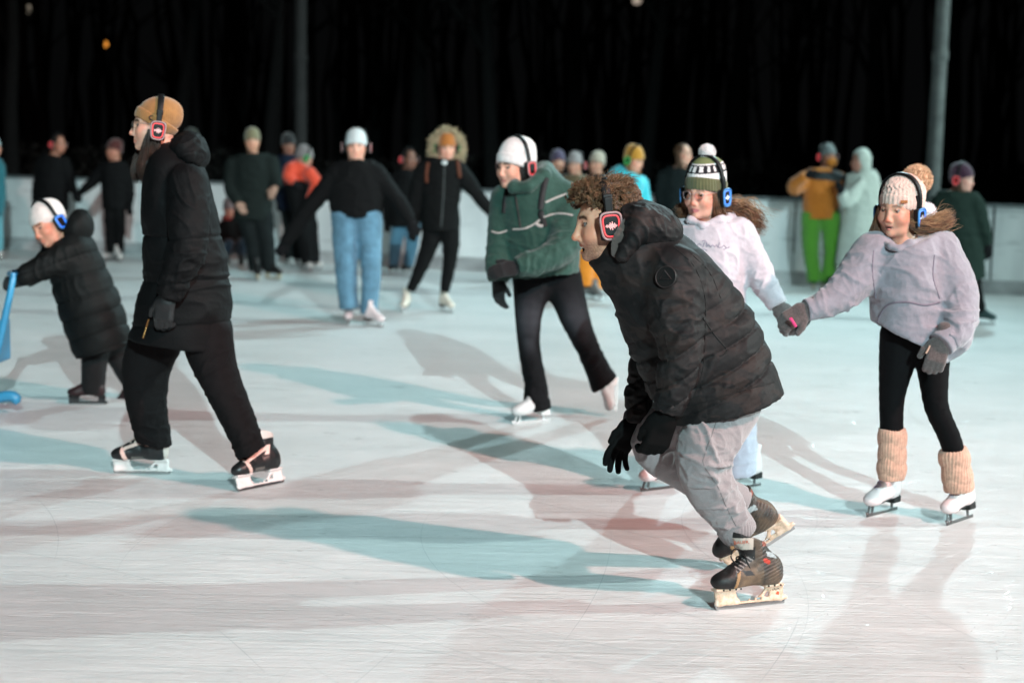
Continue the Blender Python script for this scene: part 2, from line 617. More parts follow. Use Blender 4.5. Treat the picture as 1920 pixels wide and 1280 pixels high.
def ice_material():
    m, N, Lk, b = node_mat('skated_ice')
    tc = N.new('ShaderNodeTexCoord')
    def tex(kind, rot, sc, **kw):
        mp = N.new('ShaderNodeMapping')
        mp.inputs['Rotation'].default_value = (0, 0, math.radians(rot))
        mp.inputs['Scale'].default_value = sc
        Lk.new(tc.outputs['Object'], mp.inputs['Vector'])
        t = N.new(kind)
        for k, v in kw.items():
            t.inputs[k].default_value = v
        Lk.new(mp.outputs[0], t.inputs['Vector'])
        return t
    # long fine scratches left by blades, in several directions
    height = None
    marks = None
    for rot, sx, sy, w in ((4, .55, 60, 1.), (-9, .7, 46, .9), (17, .5, 75, .7), (-28, .6, 50, .5), (52, .5, 64, .45), (95, .6, 70, .4), (-63, .5, 55, .4)):
        t = tex('ShaderNodeTexNoise', rot, (sx, sy, 1), Scale=1.6, Detail=4, Roughness=.62, Distortion=.35)
        r = N.new('ShaderNodeMapRange')
        r.inputs[1].default_value, r.inputs[2].default_value = .50, .72
        r.inputs[3].default_value, r.inputs[4].default_value = 0, w
        Lk.new(t.outputs[0], r.inputs[0])
        height = r.outputs[0] if height is None else mnode(N, Lk, 'ADD', height, r.outputs[0])
    # a few single curved grooves
    for rot, sc, dist in ((10, (.25, .9, 1), .8), (70, (.22, .7, 1), 1.2), (-40, (.2, .8, 1), 1.)):
        t = tex('ShaderNodeTexNoise', rot, sc, Scale=1.1, Detail=1, Distortion=dist)
        d = mnode(N, Lk, 'ABSOLUTE', mnode(N, Lk, 'SUBTRACT', t.outputs[0], .5))
        r = N.new('ShaderNodeMapRange')
        r.inputs[1].default_value, r.inputs[2].default_value = .0006, .0022
        r.inputs[3].default_value, r.inputs[4].default_value = 1, 0
        Lk.new(d, r.inputs[0])
        marks = r.outputs[0] if marks is None else mnode(N, Lk, 'MAXIMUM', marks, r.outputs[0])
    fine = tex('ShaderNodeTexNoise', 6, (22, 90, 1), Scale=2.2, Detail=4, Roughness=.7)
    big = tex('ShaderNodeTexNoise', 5, (.35, .8, 1), Scale=1.3, Detail=5, Roughness=.6)
    snow = tex('ShaderNodeTexNoise', -12, (1.2, 3.2, 1), Scale=2.2, Detail=7, Roughness=.72)
    # colour: milky ice, slightly greyer where wet, whiter where shavings lie
    ramp = N.new('ShaderNodeValToRGB')
    ramp.color_ramp.elements[0].position = .34; ramp.color_ramp.elements[0].color = (.67, .71, .71, 1)
    ramp.color_ramp.elements[1].position = .66; ramp.color_ramp.elements[1].color = (.80, .82, .82, 1)
    Lk.new(big.outputs[0], ramp.inputs[0])
    mx = N.new('ShaderNodeMix'); mx.data_type = 'RGBA'
    s2 = N.new('ShaderNodeMapRange')
    s2.inputs[1].default_value, s2.inputs[2].default_value = .52, .70
    s2.inputs[3].default_value, s2.inputs[4].default_value = 0, .55
    Lk.new(snow.outputs[0], s2.inputs[0])
    Lk.new(s2.outputs[0], mx.inputs['Factor'])
    Lk.new(ramp.outputs[0], mx.inputs['A'])
    mx.inputs['B'].default_value = (.86, .87, .87, 1)
    mk = N.new('ShaderNodeMix'); mk.data_type = 'RGBA'
    Lk.new(mnode(N, Lk, 'MULTIPLY', marks, .0), mk.inputs['Factor'])
    Lk.new(mx.outputs['Result'], mk.inputs['A'])
    mk.inputs['B'].default_value = (.36, .42, .43, 1)
    sc_ = N.new('ShaderNodeMix'); sc_.data_type = 'RGBA'
    Lk.new(mnode(N, Lk, 'MULTIPLY', height, .15), sc_.inputs['Factor'])
    Lk.new(mk.outputs['Result'], sc_.inputs['A'])
    sc_.inputs['B'].default_value = (.50, .56, .57, 1)
    Lk.new(sc_.outputs['Result'], b.inputs['Base Color'])
    rr = N.new('ShaderNodeMapRange')
    rr.inputs[1].default_value, rr.inputs[2].default_value = .35, .65
    rr.inputs[3].default_value, rr.inputs[4].default_value = .26, .52
    Lk.new(snow.outputs[0], rr.inputs[0])
    Lk.new(rr.outputs[0], b.inputs['Roughness'])
    b.inputs['Specular IOR Level'].default_value = .32
    h = mnode(N, Lk, 'ADD', mnode(N, Lk, 'MULTIPLY', height, -1.0), mnode(N, Lk, 'MULTIPLY', fine.outputs[0], 1.1))
    h = mnode(N, Lk, 'SUBTRACT', h, mnode(N, Lk, 'MULTIPLY', marks, .0))
    bp = N.new('ShaderNodeBump')
    bp.inputs['Strength'].default_value = .85
    bp.inputs['Distance'].default_value = .0045
    Lk.new(h, bp.inputs['Height'])
    Lk.new(bp.outputs[0], b.inputs['Normal'])
    # glinting wet film over the scratches
    gl = tex('ShaderNodeTexNoise', -35, (3, 46, 1), Scale=3.2, Detail=5, Roughness=.75)
    g2 = tex('ShaderNodeTexNoise', 22, (4, 60, 1), Scale=2.6, Detail=4, Roughness=.75)
    bc = N.new('ShaderNodeBump')
    bc.inputs['Strength'].default_value = .8
    bc.inputs['Distance'].default_value = .006
    Lk.new(mnode(N, Lk, 'ADD', gl.outputs[0], g2.outputs[0]), bc.inputs['Height'])
    Lk.new(bc.outputs[0], b.inputs['Coat Normal'])
    b.inputs['Coat Weight'].default_value = .18
    b.inputs['Coat Roughness'].default_value = .10
    b.inputs['Coat IOR'].default_value = 1.31
    return m

def sheet(name, x0, x1, y0, y1, z, m):
    V = [(x0, y0, z), (x1, y0, z), (x1, y1, z), (x0, y1, z)]
    o = obj(name, V, [[0, 1, 2, 3]], m, smooth=False)
    tag(o, kind='structure')
    return o

sheet('ground', -400, 400, -80, 550, -.03, mat('frozen_ground', (.03, .03, .028), .95, vary=.5, vscale=.6))
ICE = sheet('ice', -30, 34, -14, 24.6, 0, ice_material())

# blade cuts and shavings: thin curved ridges of scraped ice
def skate_cuts():
    rg = np.random.default_rng(17)
    for nm, n, m, lab in (('ice_shavings', 420, mat('shaved_ice', (.74, .76, .77), .8), None), ('blade_groove', 420, mat('grooved_ice', (.42, .48, .49), .3), None)):
        paths, rad = [], []
        for i in range(n):
            y = 3.0 + 11 * rg.uniform(0, 1) ** 1.7
            x = rg.uniform(-.42, .42) * y
            th = rg.choice((0., math.pi)) + rg.normal(0, .38) if rg.uniform() < .72 else rg.uniform(0, 6.28)
            L = rg.uniform(.25, 1.9)
            kap = rg.normal(0, .35)
            t = np.linspace(0, L, 14)
            a = th + kap * t
            P = np.stack([x + np.cumsum(np.cos(a)) * L / 14, y + np.cumsum(np.sin(a)) * L / 14, np.full(14, .0002)], 1)
            paths.append(P)
            r = rg.uniform(.0004, .0011) * (1.3 if nm == 'ice_shavings' else 1)
            rad.append(r * np.sin(np.linspace(.15, math.pi - .15, 14)) ** .6)
        V, F = tubes(paths, rad, 5)
        V[:, 2] = .0003 + np.maximum(V[:, 2], 0) * .22
        tag(obj(nm, V, F, m), kind='stuff')
skate_cuts()

# glossy facets added as glints, tilted between the camera and the far mast's lamp
def glint_facets():
    rg = np.random.default_rng(23)
    lamp = np.array(LAMPS[1][1])
    V, F = [], []
    for c in range(64):
        y = rg.uniform(4.0, 8.2)
        x0 = rg.uniform(.17, .36) * y
        th = rg.uniform(.1, 1.5) * rg.choice((-1, 1))
        kap, L = rg.normal(0, .5), rg.uniform(.2, .9)
        for k in range(rg.integers(4, 15)):
            t = rg.uniform(0, L)
            a = th + kap * t
            p = np.array([x0 + math.cos(a) * t, y + math.sin(a) * t, .0015])
            h = unit(unit(CAM - p) + unit(lamp - p) + rg.normal(0, .10, 3))
            d = np.array([math.cos(a + rg.normal(0, .3)), math.sin(a + rg.normal(0, .3)), 0])
            u = unit(d - (d @ h) * h); v = np.cross(h, u)
            l, w = rg.uniform(.003, .013), rg.uniform(.0006, .0015)
            b = len(V)
            V += [p - u * l - v * w * .4, p + u * l * .2 - v * w, p + u * l, p - u * l * .1 + v * w, p - h * .002]
            F += [[b, b + 1, b + 2], [b, b + 2, b + 3], [b, b + 4, b + 1], [b + 2, b + 4, b + 3]]
    tag(obj('glint_facets', V, F, mat('glint_ice', (.86, .88, .88), .2, spec=1.0, coat=1.0), smooth=False), kind='stuff')
glint_facets()

# rink boards along the far side
def wall_pt(px):
    """base of the boards under photo column px"""
    return G(px, 465 + 90 * px / 1920)
WA, WB = wall_pt(0), wall_pt(1920)
WDIR = unit(WB - WA); WNRM = np.array([WDIR[1], -WDIR[0], 0])     # towards the rink
if WNRM[1] > 0: WNRM = -WNRM
WH = 1.085
def board_material():
    m, N, Lk, b = node_mat('board_plastic')
    tc = N.new('ShaderNodeTexCoord')
    def nz(sc, detail, scale):
        mp = N.new('ShaderNodeMapping'); mp.inputs['Scale'].default_value = sc
        Lk.new(tc.outputs['Object'], mp.inputs['Vector'])
        t = N.new('ShaderNodeTexNoise'); t.inputs['Scale'].default_value = scale; t.inputs['Detail'].default_value = detail
        Lk.new(mp.outputs[0], t.inputs['Vector'])
        return t.outputs[0]
    ramp = N.new('ShaderNodeValToRGB')
    ramp.color_ramp.elements[0].position = .30; ramp.color_ramp.elements[0].color = (.54, .56, .57, 1)
    ramp.color_ramp.elements[1].position = .62; ramp.color_ramp.elements[1].color = (.82, .84, .84, 1)
    Lk.new(nz((1.2, 1.2, .35), 6, 1.7), ramp.inputs[0])
    sc = N.new('ShaderNodeMapRange')
    sc.inputs[1].default_value, sc.inputs[2].default_value = .60, .72
    sc.inputs[3].default_value, sc.inputs[4].default_value = 0, .5
    Lk.new(nz((1.5, 1.5, 9), 6, 1.6), sc.inputs[0])
    mx = N.new('ShaderNodeMix'); mx.data_type = 'RGBA'
    Lk.new(sc.outputs[0], mx.inputs['Factor'])
    Lk.new(ramp.outputs[0], mx.inputs['A'])
    mx.inputs['B'].default_value = (.25, .26, .27, 1)
    Lk.new(mx.outputs['Result'], b.inputs['Base Color'])
    b.inputs['Roughness'].default_value = .5
    return m
BM = board_material()
wall_t = thing('rink_wall', (float(WA[0]), float(WA[1]), 0), 'scuffed white rink boards with dark cap rail along the far edge of the ice', 'rink wall')
wallR = np.stack([WDIR, -WNRM, np.array([0, 0, 1.])])
plen = 2.35
for i in range(-3, 11):
    c = WA + WDIR * (i * plen + plen / 2) - WNRM * (.04 + RNG.uniform(-.009, .006)) + np.array([0, 0, .17 + (WH - .21) / 2])
    boxmesh('panel', c, (plen / 2 - .012, .035, (WH - .21) / 2), BM, wall_t, wallR, .004)
midw = WA + WDIR * (4 * plen)
boxmesh('kick_plate', midw - WNRM * .045 + np.array([0, 0, .083]), (7 * plen, .046, .083), mat('kick_grey', (.38, .385, .39), .6, vary=.35, vscale=3), wall_t, wallR, .004)
boxmesh('cap_rail', midw - WNRM * .05 + np.array([0, 0, WH - .018]), (7 * plen, .07, .02), mat('rail_grey', (.13, .15, .155), .5), wall_t, wallR, .008)

# masts; the two seen behind the boards carry floodlights above the picture
steel = mat('galvanised_steel', (.30, .325, .32), .6, metal=.2, vary=.25, vscale=6)
def mast(x, y, height, label, heads=(), rad=.125, col=steel):
    t = thing('floodlight_mast', (x, y, -.03), label, 'mast')
    z = np.array([-.03, 3., height])
    tube_obj('pole', [[(x, y, a) for a in np.linspace(-.03, height, 9)]], [np.linspace(rad * 1.05, rad * .72, 9)], col, t, 20)
    tube_obj('base_flange', [[(x, y, -.03), (x, y, .03), (x, y, .031)]], [[rad * 1.9, rad * 1.9, .01]], col, t, 20)
    tube_obj('sleeve_joint', [[(x, y, 2.95), (x, y, 2.955), (x, y, 3.08), (x, y, 3.085)]], [[rad, rad * 1.06, rad * 1.06, rad * .95]], col, t, 20)
    tube_obj('service_cover', [[(x, y - rad * .98, .7), (x, y - rad * 1.02, .71), (x, y - rad * 1.02, 1.1), (x, y - rad * .98, 1.11)]], [[.01, .045, .045, .01]], col, t, 8)
    if heads:
        boxmesh('crossarm', (x, y, height), (.7, .04, .04), col, t, None, .008)
    for dx, aim in heads:
        p = np.array([x + dx, y, height + .12])
        d = unit(np.asarray(aim, float) - p)
        s = unit(np.cross(d, (0, 0, 1))); u = np.cross(s, d)
        R = np.stack([s, d, u])
        boxmesh('lamp_housing', p + d * -.05, (.22, .06, .17), mat('lamp_black', (.02, .02, .02), .5), t, R, .02)
        boxmesh('lamp_lens', p + d * .016, (.2, .004, .15), mat('lamp_glow', (.8, .8, .8), .3, emit=(.85, .97, 1), estr=60), t, R, .002)
        boxmesh('bracket', p + np.array([0, 0, -.14]), (.03, .03, .12), col, t, None, .006)
    return t
b_pos = LAMPS[1][1]
mast(b_pos[0], b_pos[1] + .45, 8.2, 'steel floodlight pole behind the boards and the pompom hat girl', [(-.45, (0, 5, 0)), (.45, (3, 3, 0))], .106)
lp = W(563, 330, 23.2)
mast(lp[0], lp[1], 8.6, 'dim steel pole rising behind the kid in red orange jacket', [], .108, mat('shaded_steel', (.022, .022, .022), .8, vary=.2, vscale=5))  # steel colour darkened to stand in for the weak light on this pole
mast(LAMPS[0][1][0] + .45, LAMPS[0][1][1] - .2, 5.9, 'short floodlight mast beside the near side of the rink', [(-.4, (-1, 6, 0))], .09)
mast(LAMPS[3][1][0], LAMPS[3][1][1] - .5, 11.9, 'tall floodlight mast behind the end of the rink nearest the viewer', [(0, (6, 15, 0))], .13)
mast(LAMPS[2][1][0] + .5, LAMPS[2][1][1], 9.6, 'tall floodlight mast beyond the end of the rink', [(-.4, (0, 8, 0))], .13)

# bare winter trees beyond the boards
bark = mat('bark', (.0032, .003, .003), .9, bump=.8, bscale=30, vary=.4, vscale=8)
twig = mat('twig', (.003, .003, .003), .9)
def tree(x, y, h, seed, label):
    rg = np.random.default_rng(seed)
    t = thing('bare_tree', (x, y, -.03), label, 'tree', 'bare trees behind the rink')
    base = np.array([x, y, -.05])
    lean = np.array([rg.uniform(-.1, .1), rg.uniform(-.06, .06), 1.])
    n = 10
    P = base + np.linspace(0, 1, n)[:, None] * lean * h + np.cumsum(rg.normal(0, .05, (n, 3)), 0) * [1, 1, 0]
    r0 = h * .014 + .03
    rad = r0 * (1 - np.linspace(0, .88, n))
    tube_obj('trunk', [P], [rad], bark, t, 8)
    paths, radii = [], []
    def grow(p, d, L, r, depth):
        m = 5
        pts = [p]
        for k in range(m):
            d = unit(d + rg.normal(0, .16, 3) + np.array([0, 0, .07]))
            pts.append(pts[-1] + d * L / m)
        paths.append(np.array(pts)); radii.append(np.linspace(r, r * .35, m + 1))
        if depth:
            for k in range(4 if depth > 1 else 5):
                q = pts[rg.integers(1, m + 1)]
                nd = unit(d + rg.normal(0, .55, 3))
                grow(q, nd, L * rg.uniform(.45, .7), r * .5, depth - 1)
    for k in range(13):
        i = rg.uniform(.28, .98) * (n - 1)
        p = P[int(i)] + (P[min(int(i) + 1, n - 1)] - P[int(i)]) * (i % 1)
        a = rg.uniform(0, 6.28)
        grow(p, np.array([math.cos(a) * .8, math.sin(a) * .8, rg.uniform(.5, 1.3)]), h * rg.uniform(.16, .3), rad[int(i)] * .5 + .006, 2)
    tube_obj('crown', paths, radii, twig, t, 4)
spots = [(-9.5, 27, 10.5, 'bare tree beyond the boards at the end by the blue skating aid'),
         (-7.2, 30, 12, 'bare tree behind the dark couple holding hands'),
         (-4.6, 26.5, 10, 'bare tree behind the woman in the tan beanie'),
         (-2.2, 31, 13, 'bare tree behind the man in the olive cap'),
         (-.4, 27, 11, 'bare tree behind the woman in pale blue jeans'),
         (1.3, 33, 13.5, 'bare tree behind the skater with the fur hood'),
         (2.3, 26, 10, 'bare forked tree behind the curly haired skater'),
         (4.4, 29, 12.5, 'bare tree between the white hoodie and the orange jacket'),
         (6.9, 27.5, 11, 'bare tree just behind the bright steel pole'),
         (9.4, 31, 13, 'bare tree beyond the dark green coat at the end of the boards'),
         (11, 27, 10, 'bare tree farthest along past the steel pole')]
for i, (x, y, h, lb) in enumerate(spots):
    tree(x, y, h, 40 + i, lb)
# far wood that closes the view as one dark mass
def wood():
    rg = np.random.default_rng(5)
    paths, radii = [], []
    for k in range(420):
        x, y = rg.uniform(-42, 42), rg.uniform(38, 62)
        h = rg.uniform(9, 19)
        n = 6
        P = np.array([x, y, 0]) + np.linspace(0, 1, n)[:, None] * np.array([rg.uniform(-1.5, 1.5), 0, h]) + rg.normal(0, .12, (n, 3))
        paths.append(P); radii.append(np.linspace(rg.uniform(.08, .22), .02, n))
        for j in range(5):
            q = P[rg.integers(2, n)]
            paths.append(q + np.linspace(0, 1, 4)[:, None] * np.array([rg.uniform(-2, 2), rg.uniform(-1, 1), rg.uniform(.8, 3)]))
            radii.append(np.linspace(.05, .012, 4))
    V, F = tubes(paths, radii, 5)
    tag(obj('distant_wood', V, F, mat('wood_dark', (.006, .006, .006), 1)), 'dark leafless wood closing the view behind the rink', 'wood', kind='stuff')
wood()
# low clipped hedge between the boards and the trees
def hedge():
    rg = np.random.default_rng(9)
    a, b = np.array([-16, 30.5, 0]), np.array([19, 24.5, 0])
    n = 16000
    t = rg.uniform(0, 1, n)
    u = rg.uniform(-1, 1, n); z = rg.uniform(0, 1, n) ** .8
    lump = .5 + .5 * noise(np.stack([t * 34, z * 0, z * 0], 1), 3)
    P = a + (b - a) * t[:, None] + np.stack([rg.normal(0, .05, n), u * .45, z * (1.35 + .35 * lump)], 1)
    s = rg.uniform(.03, .085, n)
    d1 = rg.normal(0, 1, (n, 3)); d1 /= np.linalg.norm(d1, axis=1)[:, None]
    d2 = np.cross(d1, rg.normal(0, 1, (n, 3))); d2 /= np.linalg.norm(d2, axis=1)[:, None]
    V = np.stack([P - d1 * s[:, None], P + d2 * s[:, None] * .6, P + d1 * s[:, None], P - d2 * s[:, None] * .6], 1).reshape(-1, 3)
    F = np.arange(n * 4).reshape(-1, 4)
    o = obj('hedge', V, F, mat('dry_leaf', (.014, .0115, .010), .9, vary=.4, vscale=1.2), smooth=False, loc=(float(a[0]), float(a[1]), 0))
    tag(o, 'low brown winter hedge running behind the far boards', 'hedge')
hedge()

# street lamps far off in the dark
def street_lamp(px, py, Y, colour, strength, label, r):
    p = W(px, py, Y)
    t = thing('street_lamp', (p[0], p[1], -.03), label, 'street lamp')
    dk = mat('lamp_post', (.04, .04, .04), .6)
    tube_obj('pole', [[(p[0] + .6, p[1], a) for a in np.linspace(-.03, p[2] + .3, 6)]], [np.linspace(.08, .05, 6)], dk, t, 8)
    tube_obj('arm', [[(p[0] + .6, p[1], p[2] + .3), (p[0] + .3, p[1], p[2] + .36), (p[0], p[1], p[2] + .26)]], [[.04, .04, .04]], dk, t, 6)
    s = Shape().ell(p, (r, r, r * .75))
    blob('lamp_globe', s, r / 4, mat('globe_' + str(px), (.6, .6, .6), .4, emit=colour, estr=strength), t)
    tube_obj('lamp_hood', [[p + [0, 0, r * .7], p + [0, 0, r * .9], p + [0, 0, r * 1.6]]], [[r * 1.1, r, .03]], dk, t, 10)
street_lamp(195, 83, 58, (1, .36, .05), .9, 'distant street lamp glowing orange among the dark trees', .17)
street_lamp(56, 18, 62, (1, .86, .66), .16, 'dim cream street lamp in the dark above the far boards', .24)
street_lamp(1194, 2, 60, (1, .82, .66), .3, 'faint pinkish street lamp at the top of the trees', .2)
# ------------------------------------------------------------------ people: shared builders
def folds(entries):
    """surface relief of cloth; entries:
       ('w', centre, radius, axis, freq, squeeze, amp, seed)  ridges across an axis, fading away from centre
       ('g', freq, amp, seed)                                 overall unevenness
       ('q', point, axis, spacing, amp, width, lo, hi)        stitched quilting channels along an axis
    """
    def f(V):
        d = np.zeros(len(V))
        for e in entries:
            if e[0] == 'g':
                n = noise(V * e[1], e[3]) * .65 + noise(V * e[1] * 2.3, e[3] + 7) * .35
                d += e[2] * n
            elif e[0] == 'w':
                _, c, rad, ax, fr, sq, amp, seed = e
                ax = unit(ax)
                q = V + noise(V * fr * .35, seed + 3)[:, None] * .35 / fr
                q = (q + (sq - 1) * ((q - c) @ ax)[:, None] * ax) * fr
                r = np.clip(1 - np.abs(noise(q, seed)) * 2.4, 0, 1) ** 1.5
                r2 = np.clip(1 - np.abs(noise(q * 1.9 + 5, seed + 1)) * 2.4, 0, 1) ** 1.5
                env = np.exp(-(((V - c) ** 2).sum(1)) / (rad * rad))
                d += .80 * amp * env * (r + .32 * r2 - .42)
            elif e[0] == 'q':
                _, p, ax, sp, amp, w, lo, hi = e
                t = (V - p) @ unit(ax) + noise(V * 5, 21) * .012
                m = (t / sp) % 1
                m = np.minimum(m, 1 - m) * sp
                env = np.clip((t - lo) / .03, 0, 1) * np.clip((hi - t) / .03, 0, 1)
                puff = np.sqrt(np.clip(m / (sp / 2), 0, 1))
                d += env * (amp * puff - amp - amp * .7 * np.exp(-(m / w) ** 2))
        return d
    return f

SKIN = mat('skin', vcol=True, rough=.48, spec=.35, sss=.22, bump=.12, bscale=900)

def head_ops(S, fr, mouth=0., female=False, nose=1., smile=0., jaw=1.):
    s = fr.s
    def e(c, r, k=0., op='u'): S.ell(fr.w(c), np.array(r) * s, fr.R, k * s, op)
    def c(a, b, ra, rb, k=0., op='u'): S.cap(fr.w(a), fr.w(b), ra * s, rb * s, k * s, op)
    e((0, -.014, .030), (.0745, .096, .088), .03)
    e((0, .028, -.03), (.060, .060, .084), .03)
    e((0, .022, -.062), (.052 * jaw, .058, .046), .025)
    e((0, .058, -.094), (.030 * jaw, .026, .020), .022)
    e((0, .072, -.100), (.017, .016, .014), .014)
    for sx in (-1, 1):
        e((sx * .042, .056, -.034), (.024, .026, .024), .03)
        c((sx * .052, -.005, -.045), (sx * .040 * jaw, .040, -.088), .020, .018, .03)
        c((sx * .012, .080, .021), (sx * .044, .064, .020), .009 if not female else .006, .007, .016)
        e((sx * .0775, -.012, -.012), (.009, .020, .032), .008)
        e((sx * .0815, -.006, -.012), (.006, .009, .017), .004, 's')
    c((0, .082, .014), (0, .0985 * nose, -.032), .0080, .0100, .014)
    e((0, .1005 * nose, -.0385), (.0112, .0118, .0105), .009)
    for sx in (-1, 1):
        e((sx * .0120, .0915, -.0435), (.0075, .0105, .0078), .007)
        e((sx * .0065, .0985, -.0510), (.0030, .005, .0035), .002, 's')
    # philtrum and lips
    e((0, .080, -.060), (.020, .012, .012), .012)
    zt, zb = -.0660 + .0015 * mouth, -.0765 - .011 * mouth
    for sx in (-1, 1):
        lx = .021 + .003 * smile
        lz = -.071 + .004 * smile
        c((sx * .004, .0905, zt), (sx * lx, .076, lz), .0052, .0026, .004)
        c((0, .0895 - .003 * mouth, zb), (sx * lx, .0755, lz), .0062, .0028, .004)
    if mouth:
        e((0, .0895, -.0715 - .0045 * mouth), (.0185, .017, .0035 + .0075 * mouth), .002, 's')
    else:
        c((-.019, .084, -.0712), (.019, .084, -.0712), .0009, .0009, 0.002, 's')
        e((0, .0945, -.0712), (.012, .004, .0011), .002, 's')
    if mouth:
        c((-.014, .0832, zt - .0028), (.014, .0832, zt - .0028), .0042, .0042)
    # eyes
    for sx in (-1, 1):
        e((sx * .0315, .0925, .000), (.0180, .021, .0085), .010, 's')
        e((sx * .0315, .0685, .000), (.0128, .0128, .0128))
        # lids
        c((sx * .019, .0780, .0034), (sx * .0435, .0718, .0022), .0036, .0032, .003)
        c((sx * .0315, .0810, .0048), (sx * .0315, .0810, .0049), .0042, .004, .005)
        c((sx * .020, .0765, -.0065), (sx * .043, .0710, -.0058), .0030, .003, .005)

def head_colors(fr, base, brow, lip=None, browamt=.95, iris=(.03, .025, .02), gaze=(0, 1, 0), stubble=0., blush=.5, mouth=0.):
    base = np.array(base); brow = np.array(brow)
    lip = base * [.95, .62, .62] if lip is None else np.array(lip)
    gaze = unit(gaze)
    def f(V):
        q = fr.l(V)
        x, y, z = q.T
        ax = np.abs(x)
        c = np.repeat(base[None], len(V), 0) * (1 + .08 * noise(q * 60, 4))[:, None]
        def mix(w, col):
            w = np.clip(w, 0, 1)[:, None]
            return c * (1 - w) + np.array(col) * w
        g = lambda d2, r: np.exp(-d2 / (r * r))
        red = base * [1.05, .66, .60]
        c = mix(blush * g((ax - .043) ** 2 + (z + .036) ** 2 + (y - .062) ** 2, .026), red)
        c = mix(blush * 1.2 * g(x ** 2 + (y - .112) ** 2 + (z + .042) ** 2, .016), red)
        c = mix(blush * .8 * g((ax - .078) ** 2 + (z + .012) ** 2, .02), red)
        if stubble:
            w = np.clip((-.043 - z) / .02, 0, 1) * np.clip((y + .015) / .02, 0, 1) * np.clip((.098 - ax - y * .1) / .02, 0, 1)
            w *= 1 - .75 * g((ax - .03) ** 2 + (z + .048) ** 2, .016)
            c = mix(stubble * w * (.72 + .5 * noise(q * 420, 9)), brow * 1.1)
        if mouth:
            ins = ((x / .0185) ** 2 + ((z + .0715 + .0045 * mouth) / (.0035 + .0075 * mouth)) ** 2 < 1.1) & (y > .06) & (y < .0885)
            c[ins] = (.035, .008, .008)
            te = (np.abs(z - (-.0685)) < .0045) & (ax < .0165) & (y > .07) & (y < .0884)
            c[te] = (.62, .56, .48)
        zl = -.0715
        w = np.clip(1.25 - ((x / .0225) ** 2 + ((z - zl + .001) / (.0098 + .008 * mouth)) ** 2), 0, 1) * 3 * (y > .074)
        if mouth: w = w * (y > .0855)
        c = mix(np.clip(w, 0, .85), lip)
        bz = .0235 - .12 * np.abs(ax - .032) - .3 * np.maximum(ax - .036, 0)
        w = np.clip(1.6 - np.abs(z - bz) / (.0048), 0, 1) * np.clip((ax - .011) / .004, 0, 1) * np.clip((.052 - ax) / .006, 0, 1) * (y > .03)
        c = mix(w * browamt, brow * .8)
        for sx in (-1, 1):
            ec = np.array([sx * .0315, .0685, 0])
            d = q - ec
            r = np.sqrt((d ** 2).sum(1))
            eye = (r < .01345) & (y > .07) & (np.abs(z) < .0085)
            dirn = d / np.maximum(r, 1e-6)[:, None]
            dot = dirn @ gaze
            col = np.where((dot > .88)[:, None], np.array(iris), np.array([.20, .18, .17]))
            col = np.where((dot > .985)[:, None], np.array([.006, .006, .006]), col)
            c[eye] = col[eye]
            lash = (~eye) & (np.abs(x - sx * .0315) < .0155) & (z > .0005) & (z < .0062) & (y > .064) & (r < .0155)
            c[lash] = brow * .5
        return np.clip(c, 0, 1)
    return f

